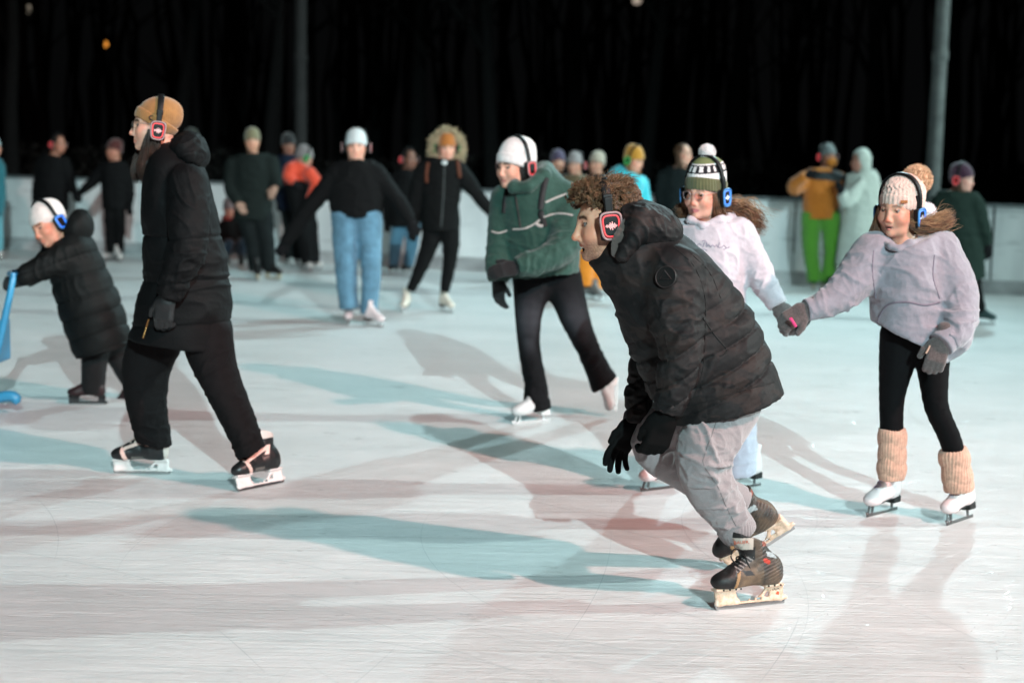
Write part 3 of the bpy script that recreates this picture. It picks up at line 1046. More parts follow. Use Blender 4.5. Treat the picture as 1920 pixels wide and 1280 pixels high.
class Person:
    def __init__(s, contact, label, group=None, name='person', at=None):
        b = G(*contact) if at is None else np.array(at)
        s.D = float(b[1])
        s.ppm = FPX / s.D
        s.root = thing(name, b, label, 'person', group)
        s.limbs = []
        s.k = {}
    def pt(s, px, py, dy=0.):
        return W(px, py, s.D + dy)
    def secs(s, L):
        C, rw, rd = [], [], []
        for e in L:
            px, py, hw = e[:3]
            dy = e[3] if len(e) > 3 else 0.
            C.append(s.pt(px, py, dy))
            w = hw / FPX * (s.D + dy)
            rw.append(w)
            rd.append(e[4] if len(e) > 4 and e[4] else w)
        return C, rw, rd
    def cutplane(s, line, C, sign_ref):
        dy = C[1] - s.D
        a, b = s.pt(*line[0], dy), s.pt(*line[1], dy)
        n = np.cross(b - a, (0, 1, 0))
        if n @ sign_ref < 0: n = -n
        return (a, n)
    def loft(s, S, L, k=.02, end=None, start=None, hollow=0., sub=3, wall=.014, keep=True, inner=.62, kk=.006, body_cut=.03):
        C, rw, rd = s.secs(L)
        if keep: s.limbs.append((C, np.array(rw) * inner, np.array(rd) * inner, body_cut))
        e = st = None
        if end is True: e = (C[-1], C[-1] - C[-2])
        elif end is not None: e = s.cutplane(end, C[-1], C[-1] - C[-2])
        if start is True: st = (C[0], C[0] - C[1])
        elif start is not None: st = s.cutplane(start, C[0], C[0] - C[1])
        S.loft(C, rw, rd, k, e, st, hollow, sub, wall=wall, kk=kk)
        return S
    def garment(s, name, lofts, material, vox, k=.02, rel=(), color=None, extra=None, inner=.62, trunk=True):
        """lofts: list of (sections, options)"""
        trunk = trunk and name not in ('trousers', 'leggings', 'jeans')
        S = Shape()
        for L, o in lofts:
            s.loft(S, L, k=o.get('k', k), end=o.get('end'), start=o.get('start'), hollow=o.get('hollow', 0), sub=o.get('sub', 3),
                   wall=o.get('wall', .014), keep=o.get('keep', True), inner=o.get('inner', inner), body_cut=o.get('body_cut', .14 if L is lofts[0][0] and trunk else .03))
        if extra: extra(S)
        o = blob(name, S, vox, material, s.root, detail=folds(rel) if rel else None, color=color)
        s.k[name] = o
        return o
    def head(s, px, py, dy, F, U=(0, 0, 1), scale=1.):
        s.fr = Frame(s.pt(px, py, dy), F, U, scale)
        return s.fr
    def body(s, neck, skin, brow, vox=.0035, hands=(), **kw):
        """one continuous figure: head, neck, trunk and limbs (mostly under the clothes)"""
        S = Shape()
        for C, rw, rd, cut in s.limbs:
            S.loft(C, rw, rd, .03, end=(C[-1] - unit(C[-1] - C[-2]) * cut, C[-1] - C[-2]), start=(C[0], C[0] - C[1]), sub=2)
        fr = s.fr
        hk = {a: kw.pop(a) for a in ('mouth', 'female', 'nose', 'smile', 'jaw') if a in kw}
        S.chain([fr.w((0, -.028, -.05)), fr.w((0, -.036, -.11)), s.pt(*neck)], [.054 * fr.s, .052 * fr.s, .058 * fr.s], .02, .03)
        if hands:
            for h in hands: h(S)
        head_ops(S, fr, **hk)
        if 'mouth' in hk: kw['mouth'] = hk['mouth']
        s.k['body'] = blob('body', S, vox, SKIN, s.root, color=head_colors(fr, skin, brow, **kw))
        return s.k['body']

def glove_shape(S, fr, curl, thumb=1, fat=1., thumb_dir=(.62, .75, -.2), spread=.0, cuff=.05, k=.006):
    """fr: y along the fingers, z out of the back of the hand; thumb at +x or -x"""
    s = fr.s
    R = fr.R
    S.box(fr.w((0, .046, 0)), np.array([.040, .046, .0145]) * s * [1, 1, fat], .0135 * s, R, .01)
    S.cap(fr.w((0, .012, 0)), fr.w((0, -cuff, 0)), .029 * s, .031 * s, .02)
    S.ell(fr.w((thumb * .024, .025, -.006)), np.array([.02, .032, .017]) * s, R, .014)
    xs = (.029, .0098, -.0098, -.028)
    for i in range(4):
        x = xs[i] * thumb
        L = (.070, .079, .073, .056)[i]
        a = 0.
        p = np.array([x, .084, 0.])
        cu = curl[i]
        sx = spread * (1.5 - i) * thumb
        pts = [p.copy()]
        for j, (fl, ca) in enumerate(((.44, .8), (.31, 1.1), (.25, .8))):
            a += cu * ca
            p = p + L * fl * np.array([sx * math.cos(a), math.cos(a), -math.sin(a)])
            pts.append(p.copy())
        r = (.0098, .0102, .0098, .0088)[i] * fat * s
        S.chain([fr.w(q) for q in pts], [r * 1.05, r * 1.02, r * .97, r * .86], 0.001, k * 1.2)
    td = unit(np.array(thumb_dir) * [thumb, 1, 1])
    p0 = np.array([thumb * .033, .022, -.006])
    p1 = p0 + td * .036
    p2 = p1 + unit(td + np.array([-thumb * .35, .25, -.15])) * .030
    S.chain([fr.w(p0), fr.w(p1), fr.w(p2)], [.0125 * s * fat, .0108 * s * fat, .0092 * s * fat], .004, .012)

def glove(parent, wrist, d, back, material, curl=(.4, .45, .5, .55), thumb=1, scale=1., fat=1.12, vox=.003, name='glove', rel=None, **kw):
    back = np.asarray(back, float)
    d = unit(d)
    fr = Frame(wrist, d, back - (back @ d) * d, scale)
    S = Shape()
    glove_shape(S, fr, curl, thumb, fat, **kw)
    return blob(name, S, vox, material, parent, detail=rel, it=1), fr

# ------------------------------------------------------------------ headwear
def hat(p, material, zf=.035, zb=-.03, top=.145, back=-.02, wide=.087, deep=.112, brim=.055, brim_mat=None, ribs=0, color=None,
        vox=.004, rel=None, tip=None, brim_grow=1.06, lean=0.):
    fr = p.fr
    n = np.array([0, zf - zb, -.2])
    pl = np.array([0, .09, zf])
    zc = .03
    S = Shape()
    S.ell((lean * .3, back, zc + .012), (wide, deep, top - zc - .012))
    S.ell((lean, back - .025, top - .05), (wide * .72, deep * .68, .05), None, .05)
    if tip is not None: S.ell(tip[0], tip[1], None, .04)
    S.lo[2] = min(zf, zb) - .03
    S.plane(pl, n, .004)
    def ribbed(V):
        d = np.zeros(len(V))
        if ribs:
            a = np.arctan2(V[:, 0], V[:, 1] - back)
            d += .0014 * np.cos(a * ribs) * np.clip(1.15 - (V[:, 2] / top) ** 4, 0, 1)
        if rel: d += rel(V)
        return d
    h = blob('hat', S, vox, material, p.root, fr, ribbed, color=color)
    p.k['hat'] = h
    if brim:
        B = Shape()
        B.ell((lean * .3, back, zc + .006), (wide * brim_grow, deep * (1 + (brim_grow - 1) * .8), (top - zc) * 1.04))
        B.lo[2] = min(zf, zb) - .03; B.hi[2] = max(zf, zb) + brim + .03
        B.plane(pl + np.array([0, 0, -.003]), n, .006)
        B.plane(pl + np.array([0, 0, brim]), -n, .008)
        p.k['brim'] = blob('brim', B, vox, brim_mat or material, h, fr, (lambda V: .0013 * np.cos(np.arctan2(V[:, 0], V[:, 1] - back) * (ribs or 46))), color=None)
    return h

def pompom(parent, c, r, material, n=700, seed=1, thick=.0016, name='pompom'):
    rg = np.random.default_rng(seed)
    d = rg.normal(0, 1, (n, 3)); d /= np.linalg.norm(d, axis=1)[:, None]
    paths, rad = [], []
    for v in d:
        w = unit(v + rg.normal(0, .22, 3))
        L = r * rg.uniform(.88, 1.04)
        paths.append(np.array([c + v * r * .45, c + v * r * .45 + w * (L - r * .45) * .6, c + v * r * .45 + w * (L - r * .45)]))
        rad.append([thick * 2.4, thick * 1.7, thick * .4])
    V1, F1 = tubes(paths, rad, 4)
    S = Shape().ell(c, (r * .84,) * 3)
    V2, F2 = surf(S, S.lo, S.hi, r / 9)
    V2 = V2 + vnormals(V2, F2) * (noise(V2 * 9 / r, 3) * r * .06)[:, None]
    return obj(name, np.vstack([V1, V2]), np.vstack([F1, F2 + len(V1)]), material, parent)

PH_BLACK = mat('headphone_black', (.006, .006, .0065), .5, spec=.22)
PH_PAD = mat('ear_pad', (.008, .008, .008), .7)
PH_RIM = {}
GLOW = {'red': ('#ff1828', 1.1, (.33, .22, .22)), 'blue': ('#0a78ff', 1.7, (.06, .22, .5)), 'green': ('#05c040', .9, (.1, .4, .15))}

def squircle(ry, rz, n, taper=0., e=.52):
    t = np.linspace(0, 2 * math.pi, n, endpoint=False)
    c, s = np.cos(t), np.sin(t)
    y = np.sign(c) * np.abs(c) ** e * ry
    z = np.sign(s) * np.abs(s) ** e * rz
    return np.stack([y * (1 + taper * z / rz), z], 1)

def headphones(p, label, glow, fit=.0, lift=0., drop=-.018, yo=-.012, detail=2, mark=True, band_w=.026, group=None, wide=None, tilt=0.):
    """worn over the head of p: sprung band, pads, cups with a lit ring and a wave mark"""
    fr = p.fr
    if tilt:
        ca, sa = math.cos(tilt), math.sin(tilt)
        fr = Frame(fr.C, fr.F * ca - fr.U * sa, fr.U * ca + fr.F * sa, fr.s)
    em, es, rim = GLOW[glow]
    t = thing('headphones', fr.w((0, yo, drop)), label, 'headphones', group)
    hx = .084 + fit if wide is None else wide
    hz = .124 + fit + lift
    a = np.linspace(math.radians(-6), math.radians(186), 44)
    path = np.stack([(hx + .012) * np.cos(a), np.full(44, yo), (hz - drop) * np.maximum(np.sin(a), -.2) + drop], 1)
    path[:, 2] += .006
    side = np.repeat(np.array([[0, 1., 0]]), 44, 0)
    worn = [c for c in p.root.children if c.name.split('.')[0] in ('hat', 'hair') and c.get('cap', 1)]
    worn = worn[:1] if not p.k.get('hat') else [p.k['hat']] + list(p.k['hat'].children)
    rad = np.hypot(path[:, 0], path[:, 2])
    for w_ in worn:                                            # let the band ride on the hat or hair
        if w_.name.startswith(('pompom', 'earmuff', 'ringlet', 'hat_label')): continue
        q = np.empty(len(w_.data.vertices) * 3, dtype=np.float32)
        w_.data.vertices.foreach_get('co', q)
        q = fr.l(q.reshape(-1, 3) + origin_of(w_))
        q = q[np.abs(q[:, 1] - yo) < .018]
        ang, rr = np.arctan2(q[:, 2], q[:, 0]), np.hypot(q[:, 0], q[:, 2])
        for i in range(44):
            dl = np.abs((ang - math.atan2(path[i, 2], path[i, 0]) + math.pi) % (2 * math.pi) - math.pi) < .09
            if dl.any(): rad[i] = max(rad[i], np.quantile(rr[dl], .93) + .0045)
    rad = np.convolve(np.pad(rad, 2, mode='edge'), np.ones(5) / 5, 'valid')
    path[:, [0, 2]] *= (rad / np.hypot(path[:, 0], path[:, 2]))[:, None]
    w = band_w * (1 - .25 * np.abs(np.cos(a)) ** 4)
    band = ribbon('headband', path, side, w, .009, PH_BLACK, t, fr)
    if False:
        inner = np.stack([(hx + .004) * np.cos(a[8:-8]), np.full(28, yo), (hz - .009 - drop) * np.sin(a[8:-8]) + drop + .006], 1)
        ribbon('band_pad', inner, side[:28], band_w * .8, .010, PH_PAD, band, fr)
    for sx in (1, -1):
        S = Shape()
        S.box((sx * (hx + .012), yo, drop), (.016, .031, .040), .015)
        S.box((sx * (hx + .019), yo, drop), (.007, .034, .043), .006, None, .006)
        cup = blob('ear_cup', S, .003 if detail > 1 else .006, PH_BLACK, t, fr)
        S = Shape().box((sx * (hx - .004), yo, drop), (.010, .030, .039), .0098)
        blob('ear_pad', S, .003 if detail > 1 else .006, PH_PAD, cup, fr)
        if detail > 1:
            S = Shape().box((sx * (hx + .010), yo, drop + .058), (.006, .0125, .030), .003)
            S.box((sx * (hx + .006), yo, drop + .085), (.006, .0155, .012), .003)
            blob('slider', S, .002, PH_BLACK, cup, fr)
        xo = sx * (hx + .0283)
        def ring(nm, ry, rz, r, m):
            q = squircle(ry, rz, 40, .10)
            P = np.stack([np.full(40, xo), q[:, 0] + yo, q[:, 1] + drop], 1)
            P = np.vstack([P, P[:1]])
            tube_obj(nm, [P], [r], m, cup, 8, fr)
        rm = mat('cup_rim_' + glow, rim, .4)
        ring('rim', .0315, .0405, .0036, rm)
        ring('glow_ring', .0240, .0320, .0024, mat('glow_' + glow, (.1, .1, .1), .4, emit=em, estr=es))
        if glow in ('blue', 'green') or detail < 2:
            S = Shape().box((xo - sx * .003, yo, drop), (.003, .0235, .031), .0028)
            blob('glow_plate', S, .003 if detail > 1 else .006, mat('glow_soft_' + glow, (.1, .1, .1), .4, emit=em, estr=es * .75), cup, fr)
        if mark and detail > 1:
            paths = []
            for i, h in enumerate((.002, .0045, .0085, .0055, .013, .0075, .011, .006, .003, .005, .002)):
                y = yo + (i - 5) * .0034
                x = xo + sx * .0008
                paths.append(np.array([(x, y, drop - h), (x, y, drop), (x, y, drop + h)]))
            tube_obj('wave_mark', paths, [.0011] * len(paths), mat('mark_' + glow, (.6, .5, .5), .4, emit={'red': '#ff9a98', 'blue': '#a5dcff', 'green': '#90ffb0'}[glow], estr=.75), cup, 5, fr)
    return t

# ------------------------------------------------------------------ hair
def locks(name, parent, material, starts, ends_fn, n, seed, r=.0022, segs=9, sides=4):
    rg = np.random.default_rng(seed)
    paths, rad = [], []
    for i in range(n):
        P = ends_fn(starts(rg), rg)
        P = catmull(P, 3)
        paths.append(P)
        t = np.linspace(0, 1, len(P))
        rad.append(r * rg.uniform(.6, 1.2) * (1 - .75 * t ** 3))
    return tube_obj(name, paths, rad, material, parent, sides)

def strand_bundle(name, parent, material, guide, width, n, seed, r=.0018, curl=.0, flat=.7, fray=.25):
    """hair following a guide line of world points; width: radius at each guide point"""
    rg = np.random.default_rng(seed)
    Gd = np.asarray(guide, float)
    Wd = np.asarray(width, float)
    m = len(Gd)
    T = np.gradient(Gd, axis=0)
    T /= np.linalg.norm(T, axis=1)[:, None]
    X = np.cross(T, (0, 1, 0)); X /= np.maximum(np.linalg.norm(X, axis=1), 1e-6)[:, None]
    Y = np.cross(T, X)
    paths, rad = [], []
    for i in range(n):
        a, q = rg.uniform(0, 6.283), math.sqrt(rg.uniform(0, 1))
        u, v = math.cos(a) * q, math.sin(a) * q * flat
        drift = np.cumsum(rg.normal(0, fray, (m, 2)), 0) * np.linspace(0, 1, m)[:, None]
        ph, fq = rg.uniform(0, 6.28), rg.uniform(1.5, 3)
        tt = np.linspace(0, 1, m)
        wave = curl * np.sin(ph + fq * 6.28 * tt)
        P = Gd + X * (Wd * (u + drift[:, 0] * .5 + wave))[:, None] + Y * (Wd * (v + drift[:, 1] * .35 + wave * .6))[:, None]
        cut = rg.uniform(.72, 1.02)
        P = catmull(P, 4)
        P = P[:max(5, int(len(P) * cut))]
        paths.append(P)
        t = np.linspace(0, 1, len(P))
        rad.append(r * rg.uniform(.6, 1.3) * (1 - .8 * t ** 4))
    return tube_obj(name, paths, rad, material, parent, 4)

# ------------------------------------------------------------------ skates; local: y toe, z up, blade edge on z = 0, origin mid blade
def skate_frame(anchor_local, anchor_world, F, U, scale):
    fr = Frame((0, 0, 0), F, U, scale)
    fr.C = np.asarray(anchor_world, float) - (np.asarray(anchor_local, float) * scale) @ fr.R
    return fr

def hockey_skate(p, fr, boot_m, holder_m, vox=.0035, color=None, tongue_m=None, lace_m=None, ribs=True, detail=2, steel_m=None, lean=0.):
    S = Shape()
    S.cap((0, .075, .098), (0, -.03, .112), .040, .043, 0)
    S.ell((0, .108, .090), (.043, .052, .034), None, .03)
    S.cap((0, -.055, .10), (0, -.072, .13), .042, .043, .03)
    S.ell((0, -.095, .105), (.038, .035, .048), None, .03)
    S.loft([(0, -.062, .13), (0, -.056 + lean * .35, .18), (0, -.058 + lean * .7, .225), (0, -.064 + lean, .262)], [.046, .047, .052, .052], [.038, .036, .042, .044], .03,
           end=((0, -.07 + lean, .246), (0, -.35, 1)), hollow=.05, wall=.009, depth_axis=(1, 0, 0))
    S.cap((0, .06, .12), (0, -.02, .172), .030, .033, .02)
    S.lo[2] = .05
    S.plane((0, 0, .064), (0, .0, -1), .006)
    def rel(V):
        d = .0012 * noise(V * 55, 4)
        if ribs:
            t = V[:, 2] * .9 + V[:, 1] * .35 + .004 * noise(V * 18, 8)
            m = (t / .0125) % 1
            m = np.minimum(m, 1 - m) * 2
            env = np.clip((-.005 - V[:, 1]) / .05, 0, 1) * np.clip((V[:, 2] - .075) / .01, 0, 1) * np.clip((np.abs(V[:, 0]) - .012) / .01, 0, 1)
            d += env * (-.0035 * np.exp(-(m / .35) ** 2))
        cap_line = np.exp(-((V[:, 1] - .083 + .3 * (V[:, 2] - .09)) / .0028) ** 2) * (V[:, 2] > .07)
        return d - .002 * cap_line
    up = Frame(fr.C + fr.U * (.0115 * fr.s), fr.F, fr.U, fr.s)
    sk = blob('skate', S, vox, boot_m, p.root, up, rel if detail > 1 else None, color=color)
    H = Shape()
    w = .0078
    H.box((0, .106, .047), (w, .036, .031), .006)
    H.box((0, -.100, .047), (w, .026, .031), .006)
    H.box((0, .105, .0735), (.024, .048, .005), .004, None, .014)
    H.box((0, -.088, .0735), (.024, .040, .005), .004, None, .014)
    H.box((0, .0, .0235), (w * .9, .150, .0085), .006, None, .008)
    H.cap((0, .134, .022), (0, .142, .055), w * .95, w * .95, .012)
    H.cap((0, -.122, .022), (0, -.124, .06), w * .95, w * .95, .012)
    if detail > 1:
        H.cap((0, .062, .026), (0, .078, .070), w, w * 1.1, .014)
        H.cap((0, -.030, .026), (0, -.074, .068), w * .75, w, .012)
        for y in (-.030, -.004, .020, .040):
            H.box((0, y, .0275), (.02, .0095, .0038), .002, None, .002, 's')
        for sg in (-1, 1):
            H.box((sg * w, -.002, .0275), (.0035, .07, .004), .002, None, .003, 's')
    hl = blob('blade_holder', H, min(vox, .0032), holder_m, sk, fr, (lambda V: .0007 * noise(V * 90, 2)) if detail > 1 else None)
    B = Shape().box((0, .004, .0095), (.0022, .142, .0085), .002)
    B.cap((0, .142, .010), (0, .150, .019), .0022, .0022, .006)
    B.cap((0, -.132, .009), (0, -.140, .017), .0022, .0022, .006)
    B.lo[2] = 0
    blob('blade', B, .002 if detail > 1 else .004, steel_m or mat('blade_steel', (.5, .5, .5), .25, metal=1), sk, fr)
    if tongue_m is not None:
        T = Shape()
        T.loft([(0, .035, .150), (0, .004 + lean * .4, .195), (0, -.006 + lean * .8, .238), (0, -.012 + lean * 1.0, .266)], [.030, .033, .036, .032], [.012, .014, .014, .011], 0,
               depth_axis=(0, 1, .4), sub=3)
        blob('tongue', T, .003, tongue_m, sk, up)
    if lace_m is not None:
        paths = []
        for i in range(9):
            t = i / 8
            y, z = .075 - .082 * t, .132 + .062 * t ** .9 + .018 * t
            hw = .024 + .004 * t
            s = 1 if i % 2 else -1
            x = np.linspace(-1, 1, 7)
            paths.append(np.stack([x * hw, y + .010 * x * s - .012 * np.abs(x) ** 2, z + .012 * (1 - x * x) - .003], 1))
        tube_obj('lace', paths, [.0030] * len(paths), lace_m, sk, 6, up)
    p.k.setdefault('skates', []).append((sk, hl, fr))
    return sk, hl

def figure_skate(p, fr, boot_m, vox=.0035, sole_m=None, lace_m=None, steel_m=None, tall=.235, detail=2, color=None):
    S = Shape()
    S.cap((0, .07, .085), (0, -.03, .105), .034, .038, 0)
    S.ell((0, .095, .080), (.037, .045, .030), None, .03)
    S.cap((0, -.06, .10), (0, -.066, .14), .037, .038, .03)
    S.ell((0, -.085, .098), (.033, .03, .036), None, .02)
    S.loft([(0, -.06, .12), (0, -.056, .17), (0, -.058, .21), (0, -.060, tall + .02)], [.040, .041, .045, .047], [.034, .033, .037, .039], .03,
           end=((0, -.06, tall), (0, -.2, 1)), hollow=.04, wall=.007, depth_axis=(1, 0, 0))
    S.cap((0, .05, .108), (0, -.02, .155), .026, .030, .02)
    S.lo[2] = .045
    S.plane((0, 0, .066), (0, -.13, -1), .004)
    sk = blob('skate', S, vox, boot_m, p.root, fr, lambda V: .0012 * noise(V * 40, 4) - .0012 * np.exp(-((V[:, 1] + .02 - .4 * (V[:, 2] - .1)) / .003) ** 2), color=color)
    O = Shape()
    O.loft([(0, .128, .070), (0, .08, .066), (0, .02, .067), (0, -.04, .071), (0, -.10, .079)], [.004, .005, .005, .005, .005], [.022, .037, .031, .030, .028], 0,
           depth_axis=(1, 0, 0), sub=3)
    O.box((0, -.080, .062), (.030, .030, .016), .004, None, .008)
    blob('sole', O, vox, sole_m or mat('sole_black', (.012, .012, .012), .5), sk, fr)
    B = Shape()
    w = .0038
    B.box((0, .0, .008), (w * .7, .128, .008), .002)
    B.cap((0, .085, .012), (0, .080, .060), w * 1.6, w * 1.8, .008)
    B.cap((0, .118, .014), (0, .104, .060), w * 1.4, w * 1.8, .008)
    B.cap((0, -.078, .012), (0, -.078, .052), w * 1.5, w * 2.0, .008)
    B.box((0, -.078, .046), (.018, .024, .0025), .002)
    B.box((0, .085, .060), (.02, .032, .0025), .002)
    for i in range(4):
        B.cap((0, .120 + .004 * i, .006 + .006 * i), (0, .131 + .003 * i, .007 + .006 * i), w * .8, w * .4, .002)
    B.lo[2] = 0
    blob('blade', B, .0022 if detail > 1 else .004, steel_m or mat('blade_steel', (.5, .5, .5), .25, metal=1), sk, fr)
    if lace_m is not None:
        paths = []
        for i in range(9):
            t = i / 8
            y = .062 - .070 * min(t * 1.5, 1) - .004 * t
            z = .122 + .055 * min(t * 1.5, 1) + .045 * max(t - .4, 0)
            hw = .015
            s = 1 if i % 2 else -1
            x = np.linspace(-1, 1, 5)
            paths.append(np.stack([x * hw, y + .006 * x * s + .004, z + .008 * (1 - x * x)], 1))
        tube_obj('lace', paths, [.0022] * len(paths), lace_m, sk, 5, fr)
    p.k.setdefault('skates', []).append((sk, None, fr))
    return sk

def glasses(p, material, wide=1.):
    fr = p.fr
    paths = []
    for sx in (-1, 1):
        q = squircle(.0215, .0185, 28, .05, .8)
        P = np.stack([sx * .0335 + q[:, 0], .1035 - .12 * np.abs(sx * .0335 + q[:, 0]), q[:, 1] - .002], 1)
        paths.append(np.vstack([P, P[:1]]))
        paths.append(np.array([(sx * .055, .0965, .006), (sx * .073, .075, .008), (sx * .080, .02, .006), (sx * .081, -.005, .0)]))
    paths.append(np.array([(-.012, .102, .004), (0, .105, .007), (.012, .102, .004)]))
    g = tube_obj('glasses', paths, [.0013] * len(paths), material, p.root, 6, fr)
    V, F = [], []
    for sx in (-1, 1):
        q = squircle(.0205, .0175, 24, .05, .8)
        b = len(V)
        V += [(sx * .0335 + a, .1035 - .12 * abs(sx * .0335 + a), z - .002) for a, z in q]
        F.append(list(range(b, b + 24)))
    m = bpy.data.materials.new('lens_glass'); m.use_nodes = True
    b = m.node_tree.nodes['Principled BSDF']
    b.inputs['Transmission Weight'].default_value = 1; b.inputs['Roughness'].default_value = .02; b.inputs['IOR'].default_value = 1.15
    obj('lens', fr.w(np.array(V)), F, m, g, smooth=False)
    return g
# ================================================================== the curly haired man in front
def fabric(name, col, **kw):
    kw.setdefault('rough', .85); kw.setdefault('spec', .2); kw.setdefault('bump', .4); kw.setdefault('bscale', 110)
    kw.setdefault('vary', .12); kw.setdefault('vscale', 35); kw.setdefault('sheen', .25)
    return mat(name, col, **kw)

def camo_material():
    m, N, Lk, b = node_mat('dark_camo_nylon')
    tc = N.new('ShaderNodeTexCoord')
    def layer(seed, scale, lo, colour, prev):
        mp = N.new('ShaderNodeMapping'); mp.inputs['Location'].default_value = (seed, seed * 1.7, -seed)
        mp.inputs['Scale'].default_value = (1, 1, 1.7)
        Lk.new(tc.outputs['Object'], mp.inputs['Vector'])
        t = N.new('ShaderNodeTexNoise'); t.inputs['Scale'].default_value = scale; t.inputs['Detail'].default_value = 3; t.inputs['Roughness'].default_value = .5; t.inputs['Distortion'].default_value = .5
        Lk.new(mp.outputs[0], t.inputs['Vector'])
        r = N.new('ShaderNodeMapRange'); r.inputs[1].default_value, r.inputs[2].default_value = lo, lo + .012
        Lk.new(t.outputs[0], r.inputs[0])
        mx = N.new('ShaderNodeMix'); mx.data_type = 'RGBA'
        Lk.new(r.outputs[0], mx.inputs['Factor'])
        if isinstance(prev, tuple): mx.inputs['A'].default_value = prev
        else: Lk.new(prev, mx.inputs['A'])
        mx.inputs['B'].default_value = colour
        return mx.outputs['Result']
    c = layer(0, 8, .52, (.0140, .0118, .0118, 1), (.0078, .0072, .0076, 1))
    c = layer(3, 9, .57, (.0165, .0118, .0108, 1), c)
    c = layer(9, 11, .60, (.0055, .0055, .006, 1), c)
    Lk.new(c, b.inputs['Base Color'])
    b.inputs['Roughness'].default_value = .68
    b.inputs['Specular IOR Level'].default_value = .2
    b.inputs['Sheen Weight'].default_value = .0
    nz = N.new('ShaderNodeTexNoise'); nz.inputs['Scale'].default_value = 350
    Lk.new(tc.outputs['Object'], nz.inputs['Vector'])
    n2 = N.new('ShaderNodeTexNoise'); n2.inputs['Scale'].default_value = 38; n2.inputs['Detail'].default_value = 4
    Lk.new(tc.outputs['Object'], n2.inputs['Vector'])
    bp = N.new('ShaderNodeBump'); bp.inputs['Strength'].default_value = .35; bp.inputs['Distance'].default_value = .006
    Lk.new(mnode(N, Lk, 'ADD', n2.outputs[0], mnode(N, Lk, 'MULTIPLY', nz.outputs[0], .12)), bp.inputs['Height'])
    Lk.new(bp.outputs[0], b.inputs['Normal'])
    return m
CAMO = camo_material()
BLACK_KNIT = fabric('black_knit', (.004, .004, .004), sheen=.0, spec=.08, bump=.5, bscale=500)
GREY_MARL = mat('grey_marl', (.235, .208, .212), .95, spec=.1, bump=.3, bscale=120, vary=.12, vscale=420, sheen=.3)
ZIP = mat('zip_dark', (.01, .01, .01), .4)
SKIN_TAN = lin('#cf9a80')
SKIN_PALE = lin('#d6a48f')

